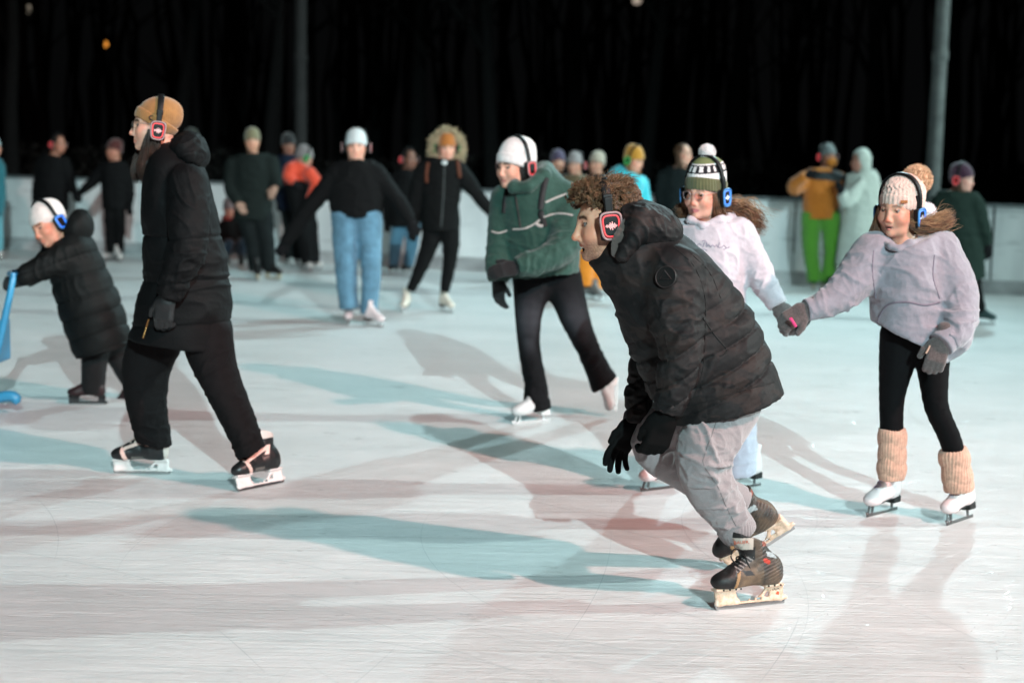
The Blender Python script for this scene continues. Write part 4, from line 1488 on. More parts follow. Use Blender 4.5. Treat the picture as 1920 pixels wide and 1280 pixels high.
def man():
    p = Person((1405, 1139), 'man with curly brown hair in a dark camouflage jacket crouching low on hockey skates', None)
    T = np.array
    # ---- jacket
    near_sleeve = [(1262, 505, 58, .03, .08), (1264, 575, 54, -.005, .078), (1276, 650, 43, -.04, .072), (1264, 720, 36, -.045, .064), (1249, 774, 31, -.04, .056)]
    far_sleeve = [(1235, 515, 50, .30, .08), (1215, 600, 40, .34, .074), (1214, 680, 36, .34, .068), (1200, 740, 30, .32, .06), (1190, 796, 25, .30, .052)]
    trunk = [(1176, 463, 40, .17, .10), (1203, 492, 80, .17, .165), (1240, 533, 98, .17, .195), (1279, 598, 116, .17, .20), (1316, 668, 123, .17, .21), (1350, 752, 119, .17, .225), (1356, 775, 118, .17, .225)]
    ax_t = p.pt(1350, 752, .17) - p.pt(1203, 492, .17)
    ax_s = p.pt(1276, 650) - p.pt(1262, 505)
    ax_f = p.pt(1249, 774) - p.pt(1276, 650)
    rel = [('g', 9, .006, 1),
           ('w', p.pt(1270, 650, -.16), .13, ax_f, 13, 2.2, .012, 3),
           ('w', p.pt(1255, 735, -.16), .10, ax_f, 17, 2.4, .009, 5),
           ('w', p.pt(1262, 545, -.05), .14, T([.5, 0, .8]), 9, 2.2, .012, 7),
           ('w', p.pt(1180, 600, .1), .2, T([.3, 0, .9]), 9, 2., .012, 9),
           ('w', p.pt(1205, 740, .3), .15, T([0, 0, 1]), 14, 2.2, .010, 11),
           ('w', p.pt(1340, 640, .0), .25, ax_t, 8, 2.6, .009, 13),
           ('w', p.pt(1310, 760, .0), .22, ax_t, 8, 2.6, .010, 15),
           ('q', p.pt(1262, 565, .0), ax_t, .072, .010, .0035, .06, .42)]
    def extra(S):
        # collar standing at the throat
        p.loft(S, [(1190, 452, 42, .17, .105), (1150, 490, 36, .16, .095), (1128, 512, 31, .16, .07)], k=.03, end=((1108, 497), (1135, 540)), keep=False, hollow=.05)
    jk = p.garment('jacket', [(trunk, dict(end=((1240, 791), (1459, 737)), hollow=.07, wall=.02)), (near_sleeve, dict(k=.018, end=True, hollow=.03)), (far_sleeve, dict(k=.018, end=True, hollow=.03))],
                   CAMO, .006, rel=rel, extra=extra)
    # hood folded on the back
    H = Shape()
    Rh = Frame((0, 0, 0), (.86, 0, -.30)).R
    c = p.pt(1206, 424, .17)
    H.ell(c, (.165, .122, .086), Rh)
    H.ell(p.pt(1240, 432, .17), (.12, .062, .050), Rh, .04)
    H.loft(*[[p.pt(1168, 478, .03), p.pt(1190, 440, .02), p.pt(1200, 405, .05)], [.026, .030, .026], [.030, .032, .03]], .03)
    H.loft(*[[p.pt(1168, 478, .31), p.pt(1190, 440, .32), p.pt(1200, 405, .29)], [.036, .045, .035], [.035, .04, .04]], .03)
    H.ell(p.pt(1122, 417, .17), (.108, .104, .150), Frame((0, 0, 0), (-1, -.1, -.1)).R, .012, 's')
    ax_h = T([.3, 0, .9])
    hood = blob('hood', H, .005, CAMO, jk, detail=folds([('g', 12, .005, 2), ('w', p.pt(1215, 420, .0), .14, T([.75, 0, .6]), 14, 2.2, .011, 4), ('w', p.pt(1245, 425, .1), .10, ax_h, 16, 2.2, .009, 6)]))
    # soft lining flap beside the ear cup
    fl = Shape().loft([p.pt(1157, 478, .045), p.pt(1163, 452, .035), p.pt(1172, 425, .035), p.pt(1183, 402, .055)], [.020, .027, .018, .005], [.010, .010, .009, .005], 0)
    blob('hood_lining', fl, .003, fabric('lining_brown', (.075, .058, .052)), hood)
    # seams, patch, pocket, zip, hem cord
    cord = mat('seam_thread', (.006, .006, .006), .8)
    for nm, pts, r in (('armhole_seam', [(1262, 462), (1302, 500), (1322, 560), (1322, 625), (1318, 690), (1302, 745)], .0018),
                       ('yoke_seam', [(1290, 470), (1330, 510), (1352, 560)], .0016),
                       ('hem_seam', [(1250, 772), (1300, 760), (1370, 738), (1452, 716)], .0018),
                       ('sleeve_seam', [(1222, 560), (1240, 610), (1252, 660), (1244, 720), (1232, 760)], .0013),
                       ('cuff_seam', [(1226, 752), (1250, 758), (1280, 762)], .0016),
                       ('cuff_seam', [(1180, 765), (1200, 770), (1220, 774)], .0016)):
        seam(nm, jk, pts, r, cord, jk)
    pk = [(1322, 615), (1345, 650), (1362, 672), (1330, 672), (1318, 640)]
    seam('pocket_flap', jk, [(1318, 596), (1340, 628), (1362, 655), (1357, 664), (1350, 667)], .0024, cord, jk)
    # round patch on the sleeve
    c0, n0 = on_surface(jk, 1250, 520, .009)
    if c0 is not None:
        rt = unit(np.cross((0, 0, 1), n0)); up = np.cross(n0, rt)
        a = np.linspace(0, 6.2832, 40)
        ring = c0 + .034 * (np.cos(a)[:, None] * rt + np.sin(a)[:, None] * up)
        V = np.vstack([ring[:-1], ring[:-1] - n0 * .022])
        F = [list(range(39))] + [[i, (i + 1) % 39, 39 + (i + 1) % 39, 39 + i] for i in range(39)]
        pt_ = obj('sleeve_patch', V, F, mat('patch_black', (.010, .009, .009), .45, bump=.3, bscale=200), jk, smooth=False)
        tube_obj('patch_rim', [ring], [.0022], mat('patch_rim', (.022, .018, .018), .5), pt_, 6)
        tri = [c0 + n0 * .001 + .021 * (math.cos(t) * rt + math.sin(t) * up) for t in (-.3, 1.8, 3.6, -.3)]
        tube_obj('patch_mark', [np.array(tri)], [.0018], mat('patch_rim', (.022, .018, .018), .5), pt_, 5)
    for px, py in ((1166, 482), (1158, 484)):
        h, n = on_surface(jk, px, py, .002)
        if h is not None:
            blob('snap', Shape().ell(h, (.004, .004, .004)), .0012, mat('snap_metal', (.5, .5, .5), .25, metal=1), jk)
    blob('cord_stop', Shape().box(p.pt(1271, 441, .12), (.009, .012, .012), .005), .003, ZIP, hood)
    # ---- trousers
    near_leg = [(1378, 730, 58, .09, .10), (1350, 782, 64, .08, .095), (1325, 838, 55, .03, .10), (1318, 882, 49, .03, .09), (1342, 930, 46, .05, .082), (1366, 966, 38, .07, .07), (1383, 993, 33, .08, .060)]
    far_leg = [(1368, 730, 52, .26, .10), (1300, 775, 52, .28, .10), (1245, 808, 50, .29, .095), (1232, 838, 46, .29, .09), (1285, 884, 38, .32, .08), (1345, 920, 35, .35, .07), (1392, 944, 32, .37, .062)]
    kn = p.pt(1312, 872, -.06)
    rel = [('g', 10, .004, 1),
           ('w', p.pt(1350, 885, -.05), .10, unit(p.pt(1342, 930) - p.pt(1340, 840)), 13, 1.9, .024, 3),
           ('w', p.pt(1375, 965, -.02), .085, unit(p.pt(1388, 1004) - p.pt(1342, 930)), 14, 2.0, .021, 5),
           ('w', p.pt(1330, 820, -.05), .14, T([.7, 0, .5]), 9, 1.9, .018, 7),
           ('w', p.pt(1395, 1000, 0), .06, T([.3, 0, -1]), 22, 2.2, .010, 8),
           ('w', p.pt(1260, 850, .2), .14, T([.8, 0, -.4]), 12, 2., .010, 9),
           ('w', p.pt(1350, 765, -.05), .12, T([.4, 0, 1]), 10, 2., .008, 12)]
    tr = p.garment('trousers', [(near_leg, dict(end=True, hollow=.02, inner=.7)), (far_leg, dict(end=True, k=.03, inner=.7)),
                                ([(1380, 715, 48, .17, .15), (1372, 750, 46, .17, .14)], dict(k=.05, keep=False))], GREY_MARL, .0052, rel=rel)
    seam('side_seam', tr, [(1352, 755), (1340, 800), (1322, 850), (1320, 872), (1345, 910), (1362, 950), (1380, 985)], .0016, mat('seam_grey', (.16, .148, .15), .9), tr)
    cuffC = [p.pt(1374, 980, .075), p.pt(1383, 993, .08), p.pt(1389, 1002, .082)]
    blob('trouser_cuff', Shape().loft(cuffC, [.064, .061, .058], [.062, .060, .058], 0, end=(cuffC[2], cuffC[2] - cuffC[0]), start=(cuffC[0], cuffC[0] - cuffC[2])), .004, GREY_MARL, tr,
         detail=lambda V: .0016 * np.cos(np.arctan2(V[:, 1] - cuffC[1][1], V[:, 0] - cuffC[1][0]) * 34))
    # ---- head
    p.head(1139, 416, .17, (-1, -.14, -.12), (-.03, .03, 1), 1.07)
    p.body((1185, 470, .17), SKIN_TAN, lin('#3a2519'), vox=.0030, mouth=.75, stubble=.62, blush=.75, gaze=(.2, 1, -.1), nose=1.05, smile=.6, jaw=1.08, lip=lin('#a5604f'))
    fr = p.fr
    tt = np.linspace(-1, 1, 15)
    tube_obj('teeth', [np.stack([tt * .0195, .0895 - .0105 * tt * tt, np.full(15, -.0690) + .0022 * tt * tt], 1)], [.0036], mat('tooth', (.60, .55, .47), .35), p.k['body'], 8, fr)
    # curly hair: a lumpy cap plus many small ringlets
    hair_m = mat('curly_brown', (.060, .030, .015), .55, spec=.3, vary=.45, vscale=60)
    S = Shape()
    S.ell((0, -.021, .036), (.080, .093, .085))
    S.ell((0, .050, .084), (.058, .042, .034), None, .03)
    S.ell((0, -.02, .088), (.064, .07, .034), None, .03)
    S.plane((0, .088, .058), (0, .30, -.72), .01)
    S.ell((0, .085, .012), (.070, .068, .062), None, .01, 's')
    S.ell((0, .03, -.075), (.2, .05, .06), None, .01, 's')
    def lumps(V):
        q = V + .012 * noise(V * 40, 5)[:, None]
        n = 1 - np.abs(noise(q * 48, 3)) * 2
        m = 1 - np.abs(noise(q * 100, 8)) * 2
        return (.010 * n + .004 * m - .003) * np.clip(.35 + V[:, 2] * 9, .3, 1)
    hair = blob('hair', S, .0025, hair_m, p.root, fr, lumps)
    rg = np.random.default_rng(21)
    V0 = np.array([v.co[:] for v in hair.data.vertices]) + origin_of(hair)
    L0 = fr.l(V0)
    ok = np.where((L0[:, 2] > -.03) & (L0[:, 1] > -.085))[0]
    wgt = np.where(L0[ok, 2] > .06, 2., 1.) * np.where(L0[ok, 1] > .02, 1.6, 1.)
    ids = rg.choice(ok, 2400, p=wgt / wgt.sum())
    paths, rad = [], []
    for i in ids:
        q = L0[i]
        nrm = unit(q - np.array([0, -.02, .02]))
        flow = np.array([noise(q[None] * 26, 31)[0], .5 + noise(q[None] * 26, 32)[0], noise(q[None] * 26, 33)[0]])
        tan = unit(np.cross(nrm, np.cross(flow + rg.normal(0, .35, 3), nrm)))
        up = .25 + .55 * np.clip((q[2] - .05) / .06, 0, 1) * rg.uniform(0, 1)
        ln = rg.uniform(.014, .026) * (1.2 if q[2] > .08 else .75)
        t = np.linspace(0, 1, 9)
        bend = rg.uniform(1.5, 3.6) * rg.choice((-1, 1))
        e1 = tan; e2 = unit(np.cross(nrm, tan) * rg.choice((-1, 1)) + nrm * .7)
        a = bend * t
        P = q - nrm * .004 + (ln * t * (1 - .3 * t))[:, None] * (np.cos(a)[:, None] * e1 + np.sin(np.abs(a))[:, None] * e2) + nrm * (up * ln * t)[:, None]
        paths.append(P); rad.append(rg.uniform(.0007, .0013) * (1 - .8 * t ** 2))
    cl = rg.choice(ok, 260, p=(wgt * np.where(L0[ok, 2] > .05, 2.5, .4)) / (wgt * np.where(L0[ok, 2] > .05, 2.5, .4)).sum())
    for i in cl:
        q = L0[i]
        nrm = unit(q - np.array([0, -.02, .01]))
        tan = unit(np.cross(nrm, rg.normal(0, 1, 3)))
        bt = np.cross(nrm, tan)
        ln = rg.uniform(.020, .042) * (1.15 if q[1] > .0 else .8)
        R = rg.uniform(.006, .011)
        t = np.linspace(0, 1, 11)
        a = rg.uniform(2.8, 5.5) * t
        base = q - nrm * .010 + nrm * (ln * (t - .45 * t * t))[:, None] + R * (np.sin(a)[:, None] * tan + (1 - np.cos(a))[:, None] * bt) + np.array([0, .25, .0]) * (ln * t * t)[:, None]
        for k in range(rg.integers(9, 16)):
            o = rg.normal(0, .0028, 3)
            paths.append(base + o * (1 - .5 * t)[:, None] + rg.normal(0, .0012, 3) * (t * t)[:, None])
            rad.append(rg.uniform(.0007, .0012) * (1 - .8 * t ** 2))
    tube_obj('ringlet', paths, rad, mat('ringlet_brown', (.145, .078, .040), .5, spec=.35, vary=.5, vscale=45), hair, 4, fr)
    headphones(p, 'black headphones with red lit square cups and wave mark over brown curly hair', 'red', fit=.002, lift=.012, drop=-.010, yo=.012, band_w=.030)
    # ---- gloves
    g, f = glove(p.root, p.pt(1246, 782, -.04), p.pt(1228, 838, -.03) - p.pt(1246, 782, -.04), (.25, -1, -.1), BLACK_KNIT, curl=(.62, .68, .75, .8), thumb=1, scale=1.12, fat=1.25, thumb_dir=(.25, .95, -.35))
    g, f = glove(p.root, p.pt(1186, 795, .30), p.pt(1157, 848, .29) - p.pt(1186, 795, .30), (-.45, .85, .25), BLACK_KNIT, curl=(.30, .24, .26, .36), thumb=-1, scale=1.12, fat=1.05, spread=.20, k=.002)
    # ---- worn hockey skates
    def worn(V):
        x, y, z = V.T
        n = noise(V * 26, 5) * .6 + noise(V * 70, 6) * .4
        c = np.repeat(T([[.030, .025, .022]]), len(V), 0)
        t = np.clip(.5 + .9 * n + (.11 - z) * 10 * (np.abs(x) > .018), 0, 1)[:, None] * .75
        t = np.where((y > -.03)[:, None] & (y < .088)[:, None], np.clip(t + .25, 0, 1), t * .6)
        c = c * (1 - t) + T([.185, .120, .075]) * t
        toe = y > .083 - .3 * (z - .09)
        c[toe] = T([.011, .010, .010]) * (1 + .5 * n[toe, None])
        band = (y > .070 - .3 * (z - .09)) & ~toe
        c[band] = T([.30, .17, .08])
        top = (z > .200) & (y > .008)
        eye = (y > .0) & (y < .075) & (z > .118 + (.075 - y) * .62) & (z < .21)
        c[eye] = (.011, .010, .010)
        bars = eye & (((z * .8 - y * .6) / .0135) % 1 < .34) & (np.abs(x) > .012) & (np.abs(x) < .036) & (z < .175)
        c[bars] = (.22, .19, .18)
        c[top] = (.46, .40, .35)
        c[z > .2435] = (.012, .011, .011)
        st = (z > .208) & (z < .226) & (y < -.034)
        c[st] = (.20, .05, .03)
        red = ((y + .045) / .014) ** 2 + ((z - .155 - .3 * (y + .045)) / .009) ** 2 < 1
        c[red] = (.38, .03, .015)
        sil = (np.abs(y + .070) < .020) & (np.abs(z - .172 - .25 * (y + .083)) < .009)
        c[sil] = (.30, .34, .35)
        dark = (np.abs(y - .03 - .9 * (z - .118)) < .018) & (np.abs(z - .118) < .010)
        c[dark] = (.03, .03, .032)
        return c
    boot = mat('worn_boot', vcol=True, rough=.5, spec=.4, bump=.4, bscale=160)
    def holder_col():
        m, N, Lk, b = node_mat('yellowed_holder')
        tc = N.new('ShaderNodeTexCoord')
        t = N.new('ShaderNodeTexNoise'); t.inputs['Scale'].default_value = 34; t.inputs['Detail'].default_value = 8; t.inputs['Roughness'].default_value = .7
        Lk.new(tc.outputs['Object'], t.inputs['Vector'])
        r = N.new('ShaderNodeValToRGB')
        r.color_ramp.elements[0].position = .32; r.color_ramp.elements[0].color = (.40, .26, .17, 1)
        r.color_ramp.elements[1].position = .5; r.color_ramp.elements[1].color = (.70, .49, .36, 1)
        e = r.color_ramp.elements.new(.66); e.color = (.80, .65, .56, 1)
        Lk.new(t.outputs[0], r.inputs[0]); Lk.new(r.outputs[0], b.inputs['Base Color'])
        b.inputs['Roughness'].default_value = .45
        return m
    hold = holder_col()
    tongue = mat('tongue_cream', (.48, .42, .37), .8, bump=.3, bscale=300)
    fr1 = skate_frame((0, 0, 0), G(1409, 1137), (-.93, -.36, -.0), (-.16, .10, 1), .92)
    sk, hl = hockey_skate(p, fr1, boot, hold, .003, worn, None, mat('lace_black', (.012, .012, .012), .7), lean=.085)
    zz = T([0, 0, .0115])
    # lettering on the tongue and the holder, and the little mark
    face = np.array([-1., 0, 0]) * 1
    def decal(nm, body, loc, h, m, x=-1, up=(0, 0, 1), rt=(0, 1, 0)):
        return text_obj(nm, body, fr1.w(loc), unit(T(rt) @ fr1.R), unit(T(up) @ fr1.R), h, m, sk)
    ink = mat('ink_black', (.012, .012, .012), .5)
    red = mat('ink_red', (.5, .09, .04), .5)
    sgn = -1 if (fr1.L @ np.array([0, -1., 0])) < 0 else 1
    decal('holder_lettering', 'TUUK', (sgn * .0088, -.094, .058), .011, ink, rt=(0, -1, 0))
    h, n = on_surface(sk, 1391, 1016, .0018)
    if h is not None:
        rt = unit(np.cross((0, 0, 1), n)); up = np.cross(n, rt)
        rt2 = unit(rt * .97 + up * .12); up2 = np.cross(n, rt2)
        text_obj('tongue_lettering', 'BAUER.', h, rt2, up2, .0115, red, sk)
    mk = [fr1.w((sgn * .0090, -.104 + a, .040 + b)) for a, b in ((0, .009), (-.020, .005), (-.008, .001), (-.012, -.007), (.006, -.001))]
    obj('arrow_mark', mk + [q - fr1.L * sgn * .004 for q in mk], [[0, 1, 2, 3, 4], [0, 5, 6, 1], [1, 6, 7, 2], [2, 7, 8, 3], [3, 8, 9, 4], [4, 9, 5, 0]], red, hl, smooth=False)
    for y in (.125, .1, .075, .055, -.06, -.085, -.11):
        c = fr1.w((sgn * .0255, y, .0735))
        blob('rivet', Shape().ell(c, (.0035, .0035, .0035)), .0012, ink, hl)
    lp = [catmull([fr1.w(q) for q in ((sgn * .012, .03, .205), (sgn * .02, .075, .215), (sgn * .015, .085, .185), (sgn * .02, .055, .16), (sgn * .012, .02, .2))], 5),
          catmull([fr1.w(q) for q in ((sgn * .012, .03, .205), (sgn * .03, .03, .17), (sgn * .035, .02, .135), (sgn * .03, .045, .11))], 5)]
    tube_obj('lace_bow', lp, [.0028, .0028], mat('lace_black', (.012, .012, .012), .7), sk, 6)
    # trailing skate, heel lifted, pushing off its toe
    fr2 = skate_frame((0, -.062, .235), p.pt(1388, 930, .37), (-.72, .20, -.60), (-.60, -.2, .76), .98)
    hockey_skate(p, fr2, boot, hold, .0035, worn, None, mat('lace_black', (.012, .012, .012), .7))
    return p
MAN = man()

# ================================================================== woman in tan beanie and long black parka
BLACK_SHELL = mat('black_parka', (.0034, .0034, .0038), .7, spec=.13, bump=.3, bscale=90, vary=.2, vscale=12)
CHARCOAL = fabric('charcoal_cotton', (.0078, .0066, .0070), sheen=.0, spec=.1)
TAN_KNIT = fabric('tan_knit', (.30, .135, .042), bump=.6, bscale=330, vary=.15)
def woman():
    p = Person((385, 903), 'woman in tan beanie and glasses striding in a long black parka and charcoal trousers', None)
    T = np.array
    trunk = [(318, 300, 34, .02, .11), (328, 330, 55, .02, .18), (333, 385, 66, .02, .205), (342, 450, 74, .02, .20), (350, 520, 80, .02, .2), (345, 585, 89, .02, .215), (340, 645, 98, .02, .225), (339, 670, 99, .02, .225)]
    sleeve = [(352, 345, 38, -.14, .085), (354, 410, 40, -.2, .085), (348, 475, 37, -.24, .08), (328, 525, 30, -.25, .068), (315, 556, 25, -.25, .058)]
    far_s = [(318, 350, 36, .2, .085), (312, 430, 32, .26, .08), (305, 500, 26, .26, .07), (300, 545, 22, .22, .055)]
    rel = [('g', 8, .005, 1), ('w', p.pt(350, 490, -.3), .15, T([.2, 0, -1]), 12, 2.2, .013, 3), ('w', p.pt(325, 545, -.3), .1, T([.3, 0, -1]), 15, 2.3, .010, 5),
           ('w', p.pt(352, 380, -.2), .16, T([.6, 0, .6]), 9, 2.1, .010, 6), ('w', p.pt(400, 520, -.1), .22, T([.25, 0, 1]), 7, 2.4, .013, 8), ('w', p.pt(290, 500, 0), .2, T([0, 0, 1]), 10, 2., .009, 9),
           ('q', p.pt(350, 360, 0), T([.06, 0, -1]), .19, .009, .0045, .12, .62)]
    coat = p.garment('parka', [(trunk, dict(end=((243, 630), (434, 656)), hollow=.07, wall=.018)), (sleeve, dict(k=.018, end=True, hollow=.03)), (far_s, dict(k=.018, end=True))], BLACK_SHELL, .0065, rel=rel)
    H = Shape().ell(p.pt(352, 282, .02), (.125, .085, .085), Frame((0, 0, 0), (.75, 0, -.6)).R)
    H.ell(p.pt(362, 292, .02), (.14, .06, .055), Frame((0, 0, 0), (.9, 0, -.4)).R, .04)
    H.ell(p.pt(298, 236, .02), (.10, .115, .16), Frame((0, 0, 0), (-1, -.2, 0)).R, .015, 's')
    hood = blob('hood', H, .006, BLACK_SHELL, coat, detail=folds([('g', 12, .005, 2), ('w', p.pt(355, 280, -.1), .14, T([.6, 0, -.7]), 13, 2.2, .012, 4)]))
    C = [p.pt(312, 318, .02), p.pt(300, 306, .02), p.pt(291, 296, .02)]
    blob('collar', Shape().loft(C, [.085, .076, .070], [.1, .092, .085], .0, end=((C[2]), C[2] - C[0]), hollow=.05, wall=.012), .005, fabric('grey_fleece', (.05, .048, .048)), coat)
    brass = mat('brass_zip', (.45, .22, .08), .35, metal=.9)
    seam('zip', coat, [(279, 598), (274, 615), (268, 634)], .0045, brass, coat)
    seam('pocket_welt', coat, [(252, 576), (258, 580)], .003, mat('label_grey', (.3, .3, .3), .6), coat)
    front = [(233 + 45, 640 - 10, 50, .12, .12)]
    front = [(296, 628, 50, .10, .12), (276, 682, 45, .12, .115), (273, 735, 39, .13, .105), (281, 790, 34, .13, .09), (290, 832, 32, .13, .085)]
    back = [(388, 632, 48, -.03, .12), (404, 690, 40, -.06, .115), (428, 744, 34, -.09, .105), (450, 795, 31, -.11, .09), (469, 842, 28, -.13, .085), (474, 854, 28, -.13, .084)]
    rel = [('g', 9, .004, 2), ('w', p.pt(290, 810, .05), .13, T([.1, 0, -1]), 13, 2.2, .014, 3), ('w', p.pt(300, 730, .05), .13, T([.5, 0, -.8]), 10, 2., .012, 5),
           ('w', p.pt(465, 830, -.2), .13, T([.4, 0, -.9]), 13, 2.2, .014, 6), ('w', p.pt(405, 700, -.15), .16, T([.6, 0, -.6]), 9, 2., .011, 7)]
    p.garment('trousers', [(front, dict(end=((256, 826), (325, 838)), hollow=.03)), (back, dict(end=((440, 862), (498, 836)), hollow=.03, k=.03))], CHARCOAL, .006, rel=rel)
    p.head(290, 236, .02, (-1, -.28, .0), (-.04, 0, 1), .93)
    p.body((325, 310, .02), SKIN_PALE, lin('#2e1c14'), vox=.0032, female=True, blush=.8, smile=.7, gaze=(.1, 1, 0), jaw=.95, nose=1.04)
    hat(p, TAN_KNIT, zf=.046, zb=-.075, top=.126, back=-.018, wide=.086, deep=.106, brim=.056, ribs=60, brim_grow=1.05, rel=lambda V: .003 * noise(V * 14, 3))
    c, n = None, None
    h, n = on_surface(p.k['brim'], 284, 221, .0015)
    if h is not None:
        a = np.linspace(.6, 5.6, 14)
        rt = unit(np.cross((0, 0, 1), n)); up = np.cross(n, rt)
        tube_obj('brim_mark', [h + .010 * np.cos(a)[:, None] * rt + .008 * np.sin(a)[:, None] * up], [.0026], mat('mark_ink', (.02, .02, .022), .6), p.k['brim'], 5)
    glasses(p, mat('thin_frame', (.25, .22, .2), .3, metal=1))
    hair_m = mat('dark_auburn', (.030, .013, .008), .5, spec=.4, vary=.4, vscale=30)
    fr = p.fr
    strand_bundle('hair', p.root, hair_m, [fr.w((-.06, .02, -.02)), fr.w((-.068, .03, -.09)), fr.w((-.06, .045, -.15)), fr.w((-.055, .055, -.21)), fr.w((-.05, .055, -.27))],
                  [.018, .024, .027, .026, .012], 320, 5, .0021, .08)
    strand_bundle('hair', p.root, hair_m, [fr.w((.06, .02, -.02)), fr.w((.07, .04, -.09)), fr.w((.06, .07, -.15)), fr.w((.045, .085, -.21)), fr.w((.04, .09, -.27))],
                  [.016, .020, .022, .022, .010], 200, 6, .0021, .08)
    strand_bundle('hair', p.root, hair_m, [fr.w((-.072, .0, .0)), fr.w((-.080, .0, -.06)), fr.w((-.075, .01, -.13)), fr.w((-.06, .03, -.20))], [.016, .024, .03, .02], 160, 7, .002, .08)
    strand_bundle('hair', p.root, hair_m, [fr.w((.072, .0, .0)), fr.w((.080, .0, -.06)), fr.w((.075, .01, -.13))], [.016, .024, .02], 80, 8, .002, .08)
    headphones(p, 'black headphones with red glowing square cups worn over the tan beanie', 'red', fit=.016, lift=-.008, drop=-.024, yo=-.014, band_w=.030, tilt=-.12)
    glove(p.root, p.pt(311, 560, -.25), T([-.12, .0, -1]), (-.15, -1, 0), mat('black_leather', (.012, .012, .013), .45, spec=.45, bump=.3, bscale=150), curl=(.5, .55, .62, .7), thumb=1, scale=1.05, fat=1.2, vox=.0035)
    # black hockey skates with a pale pink flash
    def flash(V):
        x, y, z = V.T
        c = np.repeat(T([[.013, .014, .015]]), len(V), 0)
        side = np.abs(x) > .012
        pink = T([.72, .50, .44])
        d1 = np.abs((y - .078) - .42 * (z - .07)) < .011
        d2 = np.abs((z - .150) - .62 * (.02 - y) * .62) < .0085
        c[side & (z < .150) & (y > .055) & (y < .105) & d1] = pink
        c[side & (y < .088) & (y > -.045) & d2 & (z > .105)] = pink
        c[side & (np.abs(y + .045 + .5 * (z - .17)) < .010) & (z > .14) & (z < .185)] = pink
        c[(z > .215)] = (.6, .52, .48)
        c[(y < -.112)] = (.55, .47, .43)
        c[side & (y > -.01) & (y < .05) & (z < .085)] = (.12, .11, .10)
        return c
    fb = mat('flash_boot', vcol=True, rough=.4, spec=.45)
    wh = mat('white_holder', (.74, .66, .64), .4, vary=.1, vscale=30)
    tg = mat('tongue_beige', (.5, .42, .36), .8)
    lc = mat('lace_cream', (.62, .52, .45), .8)
    hockey_skate(p, skate_frame((0, 0, 0), G(268, 888), (-1, -.03, 0), (0, 0, 1), .90), fb, wh, .0035, flash, tg, lc, ribs=False)
    hockey_skate(p, skate_frame((0, 0, 0), G(492, 913), (-.60, -.72, .0), (-.22, .18, 1), .92), fb, wh, .0035, flash, tg, lc, ribs=False)
    return p
woman()

